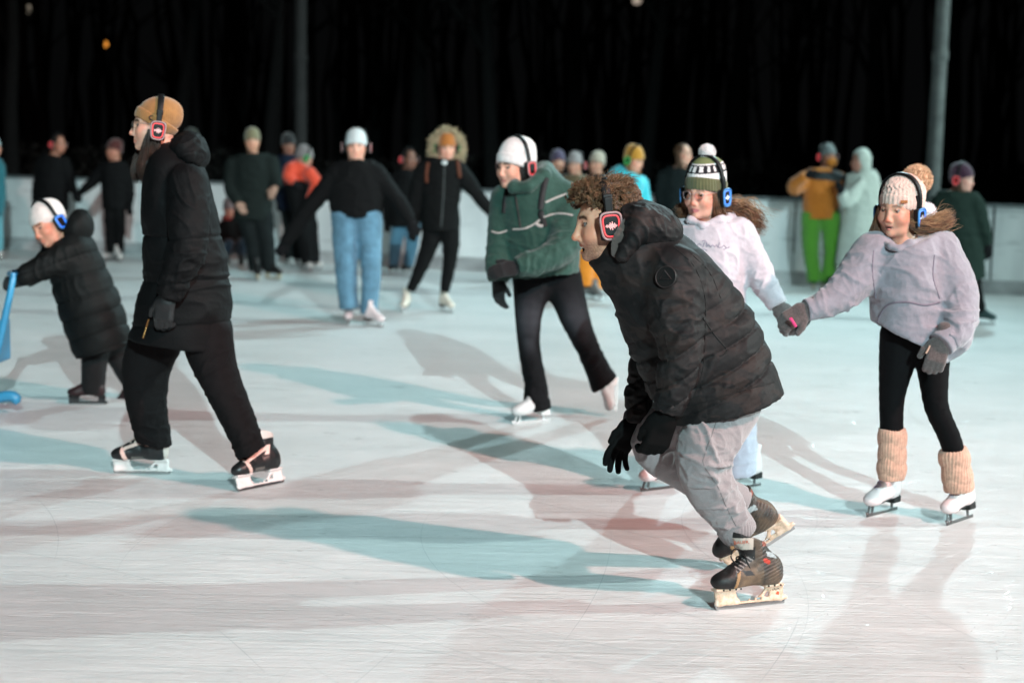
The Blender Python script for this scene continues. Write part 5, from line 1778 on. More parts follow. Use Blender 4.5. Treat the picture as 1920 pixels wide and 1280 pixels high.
# ================================================================== girl in white hoodie
WHITE_FLEECE = fabric('white_fleece', (.45, .41, .45), bump=.34, bscale=75, sheen=.3, vary=.09)
LILAC_FLEECE = fabric('lilac_fleece', (.232, .219, .252), bump=.34, bscale=75, sheen=.3, vary=.10)
GREY_GLOVE = fabric('grey_knit_glove', (.085, .068, .066), bump=.7, bscale=260, vary=.3, vscale=150)
WHITE_BOOT = mat('white_leather', (.70, .60, .60), .42, spec=.4, vary=.06, vscale=14)
LAVENDER = mat('lace_lavender', (.40, .33, .52), .8)
DARK_STEEL = mat('dark_steel', (.16, .16, .16), .35, metal=.9)
BROWN_HAIR = mat('brown_hair', (.105, .045, .021), .5, spec=.4, vary=.5, vscale=40)
def white_girl():
    p = Person((1315, 917), 'girl with glasses in white hoodie and striped olive pompom hat beside the lilac hoodie girl', None)
    T = np.array
    trunk = [(1330, 418, 44, .02, .10), (1331, 436, 64, .02, .14), (1331, 480, 70, .02, .165), (1330, 540, 69, .02, .165), (1328, 610, 70, .02, .165), (1326, 690, 70, .02, .165)]
    arm = [(1385, 438, 31, .0, .08), (1412, 490, 29, -.02, .075), (1432, 530, 25, -.05, .065), (1452, 562, 20, -.08, .052), (1459, 573, 18, -.09, .048)]
    arm2 = [(1278, 440, 30, .03, .08), (1262, 500, 28, .03, .075), (1254, 560, 25, .0, .065), (1262, 620, 20, -.06, .05)]
    rel = [('g', 9, .005, 3), ('w', p.pt(1425, 520, -.1), .12, T([.6, 0, -.8]), 13, 2.2, .012, 3), ('w', p.pt(1385, 470, -.1), .13, T([.6, 0, .5]), 10, 2., .011, 5),
           ('w', p.pt(1330, 540, -.15), .2, T([.2, 0, 1]), 8, 2., .010, 7)]
    hd = p.garment('hoodie', [(trunk, dict(end=True, start=True, hollow=.04)), (arm, dict(k=.03, end=True)), (arm2, dict(k=.03, end=True))], WHITE_FLEECE, .006, rel=rel)
    S = Shape()
    S.chain([p.pt(1296, 414, -.05), p.pt(1318, 424, -.105), p.pt(1348, 414, -.08), p.pt(1376, 408, .03), p.pt(1352, 402, .15), p.pt(1300, 404, .12), p.pt(1296, 414, -.05)], [.018, .013, .018, .032, .042, .03, .018], .02)
    blob('hood', S, .005, WHITE_FLEECE, hd, detail=folds([('g', 14, .005, 2), ('w', p.pt(1350, 410, 0), .12, T([.3, 0, 1]), 15, 2, .008, 4)]))
    # faded script across the chest
    ink = mat('script_grey', (.22, .20, .26), .9)
    words = [[(1286, 452), (1289, 457), (1293, 452), (1297, 457), (1301, 453), (1306, 457), (1311, 453), (1316, 456)],
             [(1316, 448), (1323, 447), (1320, 453), (1318, 460)], [(1325, 449), (1325, 459), (1329, 454), (1332, 459), (1336, 455), (1340, 459), (1343, 455), (1346, 460)],
             [(1349, 451), (1347, 459), (1353, 460), (1357, 456), (1362, 461), (1368, 459), (1356, 464)], [(1305, 464), (1312, 466), (1319, 463), (1326, 466)]]
    for w in words:
        seam('chest_script', hd, [(x, y + 4) for x, y in w], .0018, ink, hd, .0005, 4)
    lilac_t = fabric('pale_lilac_cotton', (.48, .46, .54), vary=.06)
    l1 = [(1300, 680, 40, .0, .10), (1272, 760, 38, .0, .10), (1252, 830, 34, 0, .09), (1242, 882, 30, 0, .08)]
    l2 = [(1352, 680, 42, .03, .10), (1376, 770, 38, .02, .10), (1386, 830, 33, .0, .09), (1392, 890, 27, .0, .07)]
    p.garment('trousers', [(l1, dict(end=True)), (l2, dict(end=True, k=.03))], lilac_t, .007, rel=[('g', 9, .004, 1), ('w', p.pt(1390, 860, -.1), .16, T([.1, 0, -1]), 12, 2, .013, 3)])
    p.head(1320, 361, .0, (-.62, -.76, -.13), (.02, 0, 1), .93)
    p.body((1332, 405, .02), lin('#dca894'), lin('#5b3a26'), vox=.0032, female=True, blush=1.2, gaze=(.1, 1, -.4), jaw=.88, nose=.95, browamt=.6, lip=lin('#b3646a'))
    fr = p.fr
    olive = lin('#5c5e3c'); green = lin('#6b7550'); cream = np.array([.68, .66, .66]); blk = np.array([.018, .018, .022])
    def stripes(V):
        q = fr.l(V) if False else V
        z = q[:, 2]; a = np.arctan2(q[:, 0], q[:, 1] + .02)
        c = np.repeat(np.array([green]), len(V), 0)
        c[z < .140] = cream
        c[z < .134] = blk
        pat = (np.sin(a * 15) + .5 * np.sin(a * 33 + 1) > .0)
        m = (z < .129) & (z > .102)
        c[m] = np.where(pat[m][:, None], cream, blk)
        c[(z <= .104) & (z > .097)] = blk
        c[(z <= .097)] = cream
        return c
    sm = mat('striped_knit', vcol=True, rough=.9, bump=.6, bscale=300, spec=.2)
    h = hat(p, sm, zf=.028, zb=-.02, top=.160, back=-.022, wide=.088, deep=.110, brim=.060, brim_mat=fabric('olive_knit', lin('#55573a'), bump=.6, bscale=300), ribs=44, color=stripes)
    pompom(h, fr.w((.0, -.035, .186)), .040, mat('pompom_white', (.66, .63, .63), .9), 1600, 3, .0010)
    glasses(p, mat('pale_frame', (.45, .36, .36), .35, metal=.6))
    for sd, seed in ((1, 1), (-1, 2)):
        strand_bundle('hair', p.root, BROWN_HAIR, [fr.w((sd * .066, .02, .0)), fr.w((sd * .078, .015, -.06)), fr.w((sd * .085, .0, -.12)), fr.w((sd * .09, -.03, -.17))], [.016, .026, .034, .02], 200, seed, .0019, .1)
    # hair blown back behind her shoulder
    strand_bundle('hair', p.root, mat('blond_ends', (.30, .17, .085), .5, spec=.4), [p.pt(1350, 383, .02), p.pt(1374, 394, .03), p.pt(1396, 402, .02), p.pt(1418, 416, .03), p.pt(1446, 436, .04)], [.04, .06, .07, .07, .065], 60, 19, .0009, .3, fray=.6)
    strand_bundle('hair', p.root, BROWN_HAIR, [p.pt(1352, 385, .02), p.pt(1372, 396, .03), p.pt(1392, 405, .02), p.pt(1412, 418, .03), p.pt(1436, 434, .04)], [.035, .05, .055, .05, .03], 420, 9, .0018, .22)
    strand_bundle('hair', p.root, mat('blond_ends', (.30, .17, .085), .5, spec=.4), [p.pt(1372, 385, .02), p.pt(1392, 392, .03), p.pt(1410, 402, .02), p.pt(1426, 418, .03)], [.03, .04, .04, .03], 90, 10, .0014, .25)
    strand_bundle('hair', p.root, BROWN_HAIR, [p.pt(1290, 388, .05), p.pt(1280, 398, .06), p.pt(1268, 408, .05)], [.03, .04, .03], 160, 11, .0018, .2)
    headphones(p, 'black headphones with blue glowing cups over the striped olive pompom hat', 'blue', fit=.008, lift=.030, drop=-.020, yo=-.012)
    ph = p.pt(1473, 595, -.11)
    glove(p.root, p.pt(1462, 577, -.09), p.pt(1486, 612, -.11) - p.pt(1462, 577, -.09), (.2, -.9, .3), GREY_GLOVE, curl=(.55, .6, .7, .8), thumb=-1, scale=1.0, fat=1.3, vox=.0035)
    figure_skate(p, skate_frame((0, 0, 0), G(1240, 917), (-.85, -.5, 0), (0, 0, 1), .88), WHITE_BOOT, .004, lace_m=LAVENDER, steel_m=DARK_STEEL)
    figure_skate(p, skate_frame((0, 0, 0), G(1394, 915), (-.8, -.6, 0), (0, 0, 1), .88), WHITE_BOOT, .004, lace_m=LAVENDER, steel_m=DARK_STEEL)
white_girl()

# ================================================================== girl in lilac hoodie
def lilac_girl():
    p = Person((1730, 975), 'girl in an oversized lilac hoodie, black leggings and peach leg warmers', None)
    T = np.array
    trunk = [(1692, 458, 46, .0, .10), (1698, 474, 72, .0, .145), (1703, 510, 72, .0, .165), (1704, 565, 70, .0, .17), (1706, 612, 70, .0, .17), (1712, 650, 66, .0, .165)]
    a1 = [(1640, 476, 42, .0, .095), (1604, 524, 39, -.02, .09), (1570, 556, 32, -.05, .078), (1532, 575, 21, -.08, .055), (1512, 580, 18, -.09, .045)]
    a2 = [(1763, 472, 40, -.02, .09), (1785, 525, 40, -.06, .092), (1796, 582, 38, -.10, .09), (1790, 620, 31, -.16, .085), (1770, 640, 22, -.2, .055)]
    rel = [('g', 8, .006, 3), ('w', p.pt(1580, 555, -.1), .15, T([-.9, 0, -.4]), 11, 2.1, .014, 3), ('w', p.pt(1800, 600, -.2), .14, T([.1, 0, -1]), 11, 2.2, .016, 5),
           ('w', p.pt(1785, 500, -.1), .15, T([.6, 0, .6]), 9, 2., .011, 7), ('w', p.pt(1640, 500, -.1), .14, T([.6, 0, -.6]), 9, 2., .011, 8),
           ('w', p.pt(1700, 560, -.17), .22, T([.35, 0, 1]), 7, 2., .010, 9), ('w', p.pt(1740, 640, -.15), .12, T([0, 0, 1]), 10, 2., .010, 10)]
    hd = p.garment('hoodie', [(trunk, dict(end=((1640, 604), (1745, 664)), start=True, hollow=.05)), (a1, dict(k=.03, end=True, hollow=.02)), (a2, dict(k=.03, end=True, hollow=.02)),
                              ([(1808, 600, 18, -.05, .05), (1796, 632, 22, -.06, .055)], dict(k=.05, keep=False)),
                              ([(1780, 560, 40, .0, .09), (1775, 632, 40, .0, .10)], dict(k=.06, keep=False))], LILAC_FLEECE, .006, rel=rel)
    S = Shape()
    S.chain([p.pt(1655, 456, -.04), p.pt(1670, 462, -.105), p.pt(1684, 467, -.125), p.pt(1706, 459, -.11), p.pt(1738, 453, -.04), p.pt(1745, 446, .08), p.pt(1690, 442, .13), p.pt(1655, 456, -.04)], [.018, .014, .011, .018, .030, .040, .042, .022], .02)
    blob('hood', S, .005, LILAC_FLEECE, hd, detail=folds([('g', 14, .005, 2), ('w', p.pt(1720, 448, 0), .12, T([.3, 0, 1]), 15, 2, .009, 4)]))
    seam('pouch_pocket', hd, [(1642, 615), (1652, 588), (1668, 570), (1700, 566), (1735, 572), (1762, 566)], .0042, mat('lilac_seam', (.17, .145, .18), .9), hd)
    seam('armhole_seam', hd, [(1638, 470), (1636, 510), (1642, 560)], .0026, mat('lilac_seam', (.17, .145, .18), .9), hd)
    seam('armhole_seam', hd, [(1752, 478), (1750, 520), (1762, 560)], .0026, mat('lilac_seam', (.17, .145, .18), .9), hd)
    for C, r in (([p.pt(1527, 578, -.083), p.pt(1512, 581, -.09)], .044), ([p.pt(1780, 632, -.19), p.pt(1766, 645, -.205)], .052)):
        C = T(C); ax = unit(C[1] - C[0])
        blob('cuff', Shape().loft([C[0] - ax * .012, C[0], C[1], C[1] + ax * .006], [r * .98, r, r, r * .9], [r * .98, r, r, r * .9], 0, end=(C[1] + ax * .004, ax), start=(C[0] - ax * .01, -ax)), .004, LILAC_FLEECE, hd)
    leg = fabric('black_legging', (.0040, .0040, .0045), sheen=.0, spec=.1, bump=.1)
    l1 = [(1690, 630, 40, .0, .09), (1680, 690, 31, .0, .078), (1672, 748, 23, .0, .06), (1672, 800, 21, .0, .055), (1673, 850, 20, 0, .05), (1672, 885, 18, 0, .042)]
    l2 = [(1745, 640, 38, .02, .09), (1750, 700, 28, .0, .078), (1756, 762, 22, -.04, .06), (1778, 815, 20, -.03, .055), (1792, 860, 19, -.02, .05), (1797, 900, 17, -.02, .042)]
    p.garment('leggings', [(l1, dict()), (l2, dict(k=.03))], leg, .006, rel=[('g', 9, .002, 1), ('w', p.pt(1758, 765, -.1), .06, T([.2, 0, -1]), 22, 2.4, .004, 3)], inner=.85)
    warm = fabric('peach_knit', (.52, .31, .225), bump=.8, bscale=240, vary=.2, vscale=60)
    for C, W_ in (([(1673, 803), (1673, 825), (1673, 850), (1672, 875), (1671, 897)], [.054, .053, .052, .055, .050]), ([(1785, 842), (1790, 862), (1793, 882), (1796, 900), (1798, 918)], [.055, .058, .054, .059, .052])):
        dy = 0 if C[0][0] < 1700 else -.02
        P = [p.pt(x, y, dy) for x, y in C]
        S = Shape().loft(P, W_, W_, 0, end=(P[-1], P[-1] - P[-2]), start=(P[0], P[0] - P[1]), hollow=.03)
        ax = unit(P[-1] - P[0])
        cc = P[2]
        def knit(V, P=P, ax=ax, cc=cc):
            t = (V - P[0]) @ ax + .006 * noise(V * 30, 2)
            a = np.arctan2((V - cc)[:, 1], (V - cc)[:, 0])
            roll = .005 * np.abs(np.sin(t * 48 + .8 * np.sin(a * 2)))
            return roll + .0016 * np.cos(a * 30)
        blob('leg_warmer', S, .0035, warm, p.root, detail=knit)
    p.head(1686, 391, -.01, (-.66, -.70, -.11), (.05, 0, 1), .93)
    p.body((1692, 448, 0), lin('#cf9a84'), lin('#4a2e1f'), vox=.0032, female=True, blush=1.2, gaze=(.2, 1, -.4), jaw=.86, nose=.95, browamt=.6, lip=lin('#b06a64'), mouth=.12)
    fr = p.fr
    pink = fabric('pale_pink_knit', (.60, .44, .38), bump=.9, bscale=200, vary=.15, vscale=90)
    def cable(V):
        a = np.arctan2(V[:, 0], V[:, 1] + .02)
        return .0025 * np.sin(a * 22 + 3 * np.sin(V[:, 2] * 160)) * (V[:, 2] > .075)
    h = hat(p, pink, zf=.020, zb=-.035, top=.138, back=-.030, wide=.088, deep=.114, brim=.058, ribs=36, rel=cable, brim_grow=1.04)
    pompom(h, fr.w((-.022, -.108, .116)), .066, mat('pompom_tan', (.62, .40, .26), .9), 4200, 4, .0009)
    S = Shape().box(fr.w((-.062, .074, .043)), (.0145, .003, .006), .002, Frame((0, 0, 0), unit(T([-.66, .75, 0])) @ fr.R, fr.U).R)
    blob('hat_label', S, .0015, mat('leather_tag', (.32, .12, .04), .6), h)
    pompom(h, p.pt(1737, 397, .02), .042, mat('earflap_white', (.72, .70, .74), .9), 500, 6, .0014, 'earmuff')
    hm = BROWN_HAIR
    strand_bundle('hair', p.root, hm, [fr.w((.060, .045, .01)), fr.w((.070, .045, -.06)), fr.w((.070, .055, -.12)), fr.w((.066, .07, -.19)), fr.w((.06, .085, -.25))], [.014, .026, .034, .026, .008], 260, 3, .0017, .1)
    strand_bundle('hair', p.root, hm, [fr.w((-.066, .02, .01)), fr.w((-.074, .01, -.05)), fr.w((-.075, -.01, -.09)), p.pt(1735, 424, -.06)], [.014, .020, .022, .020], 200, 4, .0017, .1)
    strand_bundle('hair', p.root, hm, [p.pt(1706, 420, -.06), p.pt(1730, 424, -.07), p.pt(1755, 423, -.06), p.pt(1775, 414, -.05), p.pt(1792, 404, -.03)], [.022, .026, .025, .024, .016], 300, 5, .0014, .16, fray=.45)
    strand_bundle('hair', p.root, mat('blond_ends', (.30, .17, .085), .5, spec=.4), [p.pt(1735, 416, -.06), p.pt(1755, 411, -.06), p.pt(1775, 406, -.05), p.pt(1790, 404, -.04)], [.016, .022, .026, .026], 90, 7, .0011, .3, fray=.5)
    strand_bundle('hair', p.root, mat('blond_ends', (.30, .17, .085), .5, spec=.4), [p.pt(1706, 418, -.06), p.pt(1732, 421, -.07), p.pt(1757, 419, -.06), p.pt(1778, 411, -.05), p.pt(1798, 402, -.03)], [.026, .036, .04, .042, .036], 55, 25, .0008, .25, fray=.6)
    headphones(p, 'black headphones with blue glowing cups over the pale pink hat with tan pompom', 'blue', fit=.006, lift=.010, drop=-.034, yo=-.006, wide=.079)
    glove(p.root, p.pt(1765, 640, -.2), T([-.10, -.05, -.36]), (-.25, -.95, .1), GREY_GLOVE, curl=(.6, .62, .66, .72), thumb=1, scale=1.0, fat=1.3, vox=.0032)
    h, n = on_surface([c for c in p.root.children if c.name.startswith('glove')][0], 1741, 655, .002)
    if h is not None:
        tube_obj('glove_mark', [[h + T([.006, 0, .016]), h, h - T([.008, 0, .016])]], [.004], mat('mark_peach', (.5, .33, .25), .7), [c for c in p.root.children if c.name.startswith('glove')][0], 6)
    g2, _ = glove(p.root, p.pt(1508, 581, -.09), p.pt(1478, 600, -.10) - p.pt(1508, 581, -.09), (.15, -.75, .65), GREY_GLOVE, curl=(.7, .75, .8, .85), thumb=-1, scale=.98, fat=1.3, vox=.0035)
    S = Shape().loft([p.pt(1513, 586, -.07), p.pt(1506, 600, -.06), p.pt(1496, 614, -.06)], [.022, .028, .018], [.02, .025, .018], 0)
    blob('glove_palm', S, .004, fabric('black_palm', (.01, .01, .01)), g2)
    tube_obj('glove_strap', [[p.pt(1482, 596, -.155), p.pt(1487, 604, -.155), p.pt(1492, 612, -.15)]], [.0065], mat('pink_strap', (.65, .05, .18), .6), g2, 8)
    figure_skate(p, skate_frame((0, 0, 0), G(1654, 962), (-.74, -.67, 0), (.03, .03, 1), .90), WHITE_BOOT, .0035, lace_m=LAVENDER, steel_m=DARK_STEEL, tall=.215)
    figure_skate(p, skate_frame((0, 0, 0), G(1800, 977), (-.70, -.71, 0), (-.10, .10, 1), .90), WHITE_BOOT, .0035, lace_m=LAVENDER, steel_m=DARK_STEEL, tall=.215)
lilac_girl()

# ================================================================== woman in green jacket
def green_woman():
    p = Person((1000, 791), 'woman in white beanie, dark green jacket with pale piping and faded black jeans', None)
    T = np.array
    GREEN = fabric('green_softshell', (.011, .046, .034), rough=.7, bump=.5, bscale=60, sheen=.15)
    trunk = [(985, 340, 36, .03, .11), (998, 356, 58, .03, .165), (1006, 400, 72, .03, .21), (1012, 455, 75, .03, .215), (1016, 505, 70, .03, .205), (1018, 522, 66, .03, .20)]
    a1 = [(1052, 372, 38, -.02, .095), (1068, 425, 36, -.14, .09), (1048, 470, 30, -.26, .08), (1002, 492, 25, -.34, .066), (968, 502, 20, -.38, .055)]
    a2 = [(950, 372, 30, .02, .085), (940, 430, 26, -.02, .078), (934, 485, 23, -.06, .066), (934, 528, 19, -.1, .055)]
    rel = [('g', 8, .007, 3), ('w', p.pt(1060, 450, -.2), .18, T([.3, 0, -1]), 10, 2.2, .016, 3), ('w', p.pt(990, 495, -.4), .14, T([1, 0, -.2]), 12, 2.1, .013, 5),
           ('w', p.pt(1010, 460, -.2), .25, T([.4, 0, 1]), 7, 2., .013, 7), ('w', p.pt(938, 480, -.1), .16, T([0, 0, 1]), 11, 2.2, .013, 8)]
    jk = p.garment('jacket', [(trunk, dict(end=((962, 520), (1086, 510)), start=True, hollow=.05)), (a1, dict(k=.03, end=True)), (a2, dict(k=.03, end=True))], GREEN, .008, rel=rel)
    S = Shape().chain([p.pt(962, 352, -.14), p.pt(990, 352, -.15), p.pt(1020, 330, -.06), p.pt(1022, 322, .12), p.pt(975, 330, .15), p.pt(962, 352, -.14)], [.03, .035, .045, .055, .05, .03], .02)
    blob('hood', S, .007, GREEN, jk, detail=folds([('g', 14, .006, 2)]))
    pip = mat('piping_pale', (.40, .37, .35), .7)
    for pts in ([(1022, 380), (1040, 372), (1062, 364)], [(1018, 408), (1036, 402), (1056, 401), (1074, 404)], [(962, 430), (985, 428), (1005, 418), (1020, 404)], [(922, 434), (935, 437), (952, 432)], [(926, 402), (938, 403)]):
        seam('piping', jk, pts, .0055, pip, jk, .002)
    seam('zip', jk, [(965, 362), (971, 395), (976, 430)], .006, mat('zip_black', (.012, .012, .012), .5), jk)
    seam('pull_tab', jk, [(1005, 420), (1013, 424), (1020, 422)], .010, pip, jk)
    st = mat('strap_black', (.012, .012, .013), .7)
    seam('rucksack_strap', jk, [(1024, 335), (1020, 350), (1015, 375), (1014, 400), (1022, 425)], .020, st, jk, -.006)
    seam('rucksack_strap', jk, [(952, 352), (946, 375), (944, 400)], .016, st, jk, -.006)
    def faded(V):
        n = noise(V * 6, 3) * .3 + noise(V * 22, 4) * .15
        u = np.full(len(V), 0.)
        for q, r in ((p.pt(990, 600, -.12), .12), (p.pt(1076, 605, -.12), .12), (p.pt(990, 645, -.12), .06), (p.pt(1092, 640, -.08), .06)):
            u = np.maximum(u, np.exp(-((V - q) ** 2).sum(1) / r ** 2))
        t = np.clip(u * (1 + n), 0, 1)[:, None]
        return np.array([.0050, .0050, .0058]) * (1 - t) + np.array([.038, .038, .044]) * t
    jm = mat('faded_denim', vcol=True, rough=.9, bump=.4, bscale=300, sheen=.0, spec=.12)
    l1 = [(1000, 505, 42, .02, .12), (995, 555, 32, .0, .11), (990, 602, 24, -.02, .09), (992, 650, 21, 0, .078), (1003, 715, 21, .02, .075), (1006, 745, 24, .02, .085), (1009, 768, 26, .02, .092)]
    l2 = [(1048, 505, 40, .06, .12), (1064, 555, 33, .04, .11), (1081, 605, 26, .03, .09), (1103, 655, 22, .1, .08), (1122, 695, 23, .16, .085), (1133, 718, 28, .18, .095)]
    p.garment('jeans', [(l1, dict(end=True, hollow=.03)), (l2, dict(end=((1110, 738), (1158, 704)), hollow=.03, k=.04))], jm, .008, color=faded,
              rel=[('g', 9, .004, 1), ('w', p.pt(1000, 730, -.1), .16, T([0, 0, -1]), 11, 2.1, .014, 3), ('w', p.pt(1110, 680, 0), .15, T([.5, 0, -.8]), 11, 2.1, .013, 5), ('w', p.pt(1025, 540, -.1), .15, T([.3, 0, -1]), 10, 2, .009, 6)])
    p.head(963, 312, .0, (-.70, -.68, -.10), (0, 0, 1), .98)
    p.body((985, 338, .03), SKIN_PALE, lin('#2c1c16'), vox=.005, female=True, blush=.6, lip=lin('#a0605c'))
    hat(p, fabric('white_knit', (.62, .59, .58), bump=.6, bscale=250), zf=.034, zb=-.05, top=.156, back=-.03, wide=.093, deep=.124, brim=.056, ribs=50)
    fr = p.fr
    dk = mat('dark_hair', (.016, .010, .008), .5, spec=.4)
    for sd in (1, -1):
        strand_bundle('hair', p.root, dk, [fr.w((sd * .068, .01, .0)), fr.w((sd * .078, -.005, -.07)), fr.w((sd * .07, -.02, -.14))], [.016, .028, .02], 150, 3 + sd, .0022, .1)
    headphones(p, 'black headphones with red lit cups over the white beanie of the green jacket woman', 'red', fit=.016, lift=.014, drop=-.012, yo=-.02, detail=1)
    bk = fabric('black_glove', (.010, .010, .011), sheen=.08)
    glove(p.root, p.pt(966, 503, -.38), p.pt(938, 507, -.42) - p.pt(966, 503, -.38), (.1, -.9, .5), bk, curl=(.5, .5, .6, .6), thumb=1, scale=1.0, fat=1.3, vox=.005)
    glove(p.root, p.pt(934, 528, -.1), T([.06, -.05, -1]), (-.7, -.7, 0), bk, curl=(.35, .4, .45, .5), thumb=-1, scale=1.0, fat=1.25, vox=.005)
    wb = mat('skate_grey_white', (.50, .51, .51), .45, vary=.1, vscale=20)
    figure_skate(p, skate_frame((0, 0, 0), G(997, 793), (-.86, -.5, 0), (0, 0, 1), .95), wb, .005, tall=.165, sole_m=mat('sole_white', (.6, .57, .56), .5), lace_m=mat('lace_grey', (.4, .38, .38), .8), steel_m=mat('blade_pale', (.62, .62, .62), .4, metal=.6))
    figure_skate(p, skate_frame((0, -.06, .20), p.pt(1124, 714, .17), (-.05, -.35, -1), (-.72, -.62, .30), .80), wb, .005, tall=.18, sole_m=mat('sole_white', (.6, .57, .56), .5), lace_m=mat('lace_grey', (.4, .38, .38), .8), steel_m=mat('blade_pale', (.62, .62, .62), .4, metal=.6))
green_woman()
# ================================================================== child with the skating aid
def child():
    p = Person((165, 758), 'small child in white beanie and long black puffer coat leaning on the blue skating aid', None)
    T = np.array
    PUFF = mat('black_puffer', (.0045, .0052, .0052), .65, spec=.15, bump=.3, bscale=80)
    trunk = [(122, 452, 30, .0, .10), (136, 472, 46, .0, .135), (150, 520, 54, .0, .16), (170, 580, 60, .0, .18), (190, 640, 56, .0, .18), (196, 660, 52, .0, .18)]
    a1 = [(140, 468, 30, -.08, .08), (95, 496, 25, -.16, .075), (58, 512, 21, -.2, .065), (32, 524, 16, -.22, .05)]
    a2 = [(110, 468, 26, .12, .08), (80, 500, 22, .14, .07), (45, 525, 17, .1, .05)]
    rel = [('g', 9, .006, 1), ('w', p.pt(90, 500, -.2), .2, T([-1, 0, -.3]), 11, 2., .013, 3), ('q', p.pt(130, 450, 0), T([.3, 0, -.9]), .11, .01, .0035, .05, .7)]
    coat = p.garment('coat', [(trunk, dict(end=((148, 672), (242, 648)), hollow=.05, start=True)), (a1, dict(k=.03, end=True)), (a2, dict(k=.03, end=True))], PUFF, .008, rel=rel)
    H = Shape().ell(p.pt(146, 428, .0), (.105, .085, .115), Frame((0, 0, 0), (.95, 0, -.3)).R).ell(p.pt(100, 416, .0), (.12, .10, .14), None, .02, 's')
    blob('hood', H, .007, PUFF, coat, detail=folds([('g', 14, .008, 2)]))
    l1 = [(178, 640, 26, .0, .08), (176, 690, 23, .0, .07), (174, 735, 21, .0, .062)]
    l2 = [(205, 640, 24, .1, .08), (226, 675, 21, .16, .07), (246, 715, 19, .22, .06)]
    p.garment('trousers', [(l1, dict(end=True)), (l2, dict(end=True, k=.03))], fabric('child_black', (.007, .007, .0075), sheen=.02), .008, rel=[('g', 12, .005, 1)])
    p.head(90, 423, .0, (-.52, -.80, -.30), (-.48, .1, 1), .98)
    p.body((125, 455, 0), lin('#d49a82'), lin('#3a2519'), vox=.005, female=True, blush=.9)
    hat(p, fabric('cream_knit', (.66, .58, .55), bump=.5, bscale=250), zf=.022, zb=-.04, top=.142, back=-.025, wide=.087, deep=.112, brim=.0, ribs=50, vox=.005)
    headphones(p, 'black headphones with bright blue cups over the white beanie of the small child', 'blue', fit=.004, lift=.010, drop=-.024, detail=1)
    gl = fabric('child_glove', (.022, .022, .024), sheen=.05)
    glove(p.root, p.pt(34, 524, -.22), T([-.9, .1, -.25]), (-.3, -.7, .6), gl, curl=(.9, .9, .9, .9), thumb=1, scale=.85, fat=1.4, vox=.005)
    glove(p.root, p.pt(42, 526, .1), T([-.9, -.1, -.25]), (-.3, .7, .6), gl, curl=(.9, .9, .9, .9), thumb=-1, scale=.85, fat=1.4, vox=.005)
    hockey_skate(p, skate_frame((0, 0, 0), G(166, 759), (-.98, -.12, 0), (0, 0, 1), .74), mat('maroon_boot', (.022, .010, .011), .5), mat('black_holder', (.014, .014, .015), .5), .005, detail=1)
    hockey_skate(p, skate_frame((0, -.06, .19), p.pt(247, 722, .22), (-.86, .2, -.4), (-.3, 0, 1), .74), mat('maroon_boot', (.022, .010, .011), .5), mat('black_holder', (.014, .014, .015), .5), .005, detail=1)
child()

def skating_aid():
    D = G(20, 766)[1]
    b = G(-60, 764)
    t = thing('skating_aid', b, 'bright blue plastic skating aid pushed by the small child', 'skating aid')
    blue = mat('aid_blue', (.04, .26, .46), .35, spec=.5)
    q = lambda x, y, dy: W(x, y, D + dy)
    for sy in (-.17, .17):
        pts = catmull([q(34, 756, sy), q(20, 742, sy), q(-40, 752, sy), q(-110, 760, sy), q(-150, 762, sy)], 5)
        tube_obj('runner', [pts], [np.interp(np.linspace(0, 1, len(pts)), [0, .1, .4, 1], [.016, .030, .030, .026])], blue, t, 12)
        up = catmull([q(26, 512, sy * .7), q(20, 545, sy * .85), q(4, 620, sy), q(-14, 690, sy), q(-34, 748, sy)], 5)
        tube_obj('upright', [up], [np.interp(np.linspace(0, 1, len(up)), [0, .2, 1], [.016, .018, .026])], blue, t, 12)
    tube_obj('handle', [catmull([q(26, 512, -.14), q(20, 514, -.06), q(20, 514, .06), q(26, 512, .14)], 4)], [.020] * 1, blue, t, 12)
    tube_obj('crossbar', [[q(-14, 690, -.17), q(-14, 690, .17)]], [.022], blue, t, 10)
    tube_obj('crossbar', [[q(-140, 756, -.17), q(-140, 756, .17)]], [.022], blue, t, 10)
    pl = Shape().box((q(-2, 640, 0)), (.016, .15, .12), .012)
    blob('panel', pl, .008, blue, t)
skating_aid()

# ================================================================== skaters further up the rink
def simple_skate(p, contact, F, boot_m, scale=.95, kind='figure', dy=None, U=(0, 0, 1)):
    g = G(*contact) if dy is None else p.pt(contact[0], contact[1], dy)
    fr = skate_frame((0, 0, 0), g, F, U, scale)
    if kind == 'figure':
        figure_skate(p, fr, boot_m, .008, sole_m=mat('sole_dark', (.03, .03, .03), .5), detail=1)
    else:
        hockey_skate(p, fr, boot_m, mat('far_holder', (.45, .40, .30), .5), .008, detail=1)

def simple_hair(p, m, lowz=-.12, back=True, seed=1, n=130):
    fr = p.fr
    S = Shape().ell((0, -.030, .035), (.084, .100, .092))
    S.ell((0, .085, -.03), (.066, .085, .085), None, .012, 's')
    S.lo[2] = -.08
    h = blob('hair', S, .007, m, p.root, fr, lambda V: .006 * noise(V * 60, seed))
    if lowz < -.1:
        for sd in (1, -1):
            strand_bundle('hair_lock', h, m, [fr.w((sd * .06, -.01, .02)), fr.w((sd * .082, .0, -.07)), fr.w((sd * .075, .03, (lowz - .07) / 2)), fr.w((sd * .065, .055, lowz))], [.02, .03, .03, .012], n, seed + sd, .0035, .1)
    return h

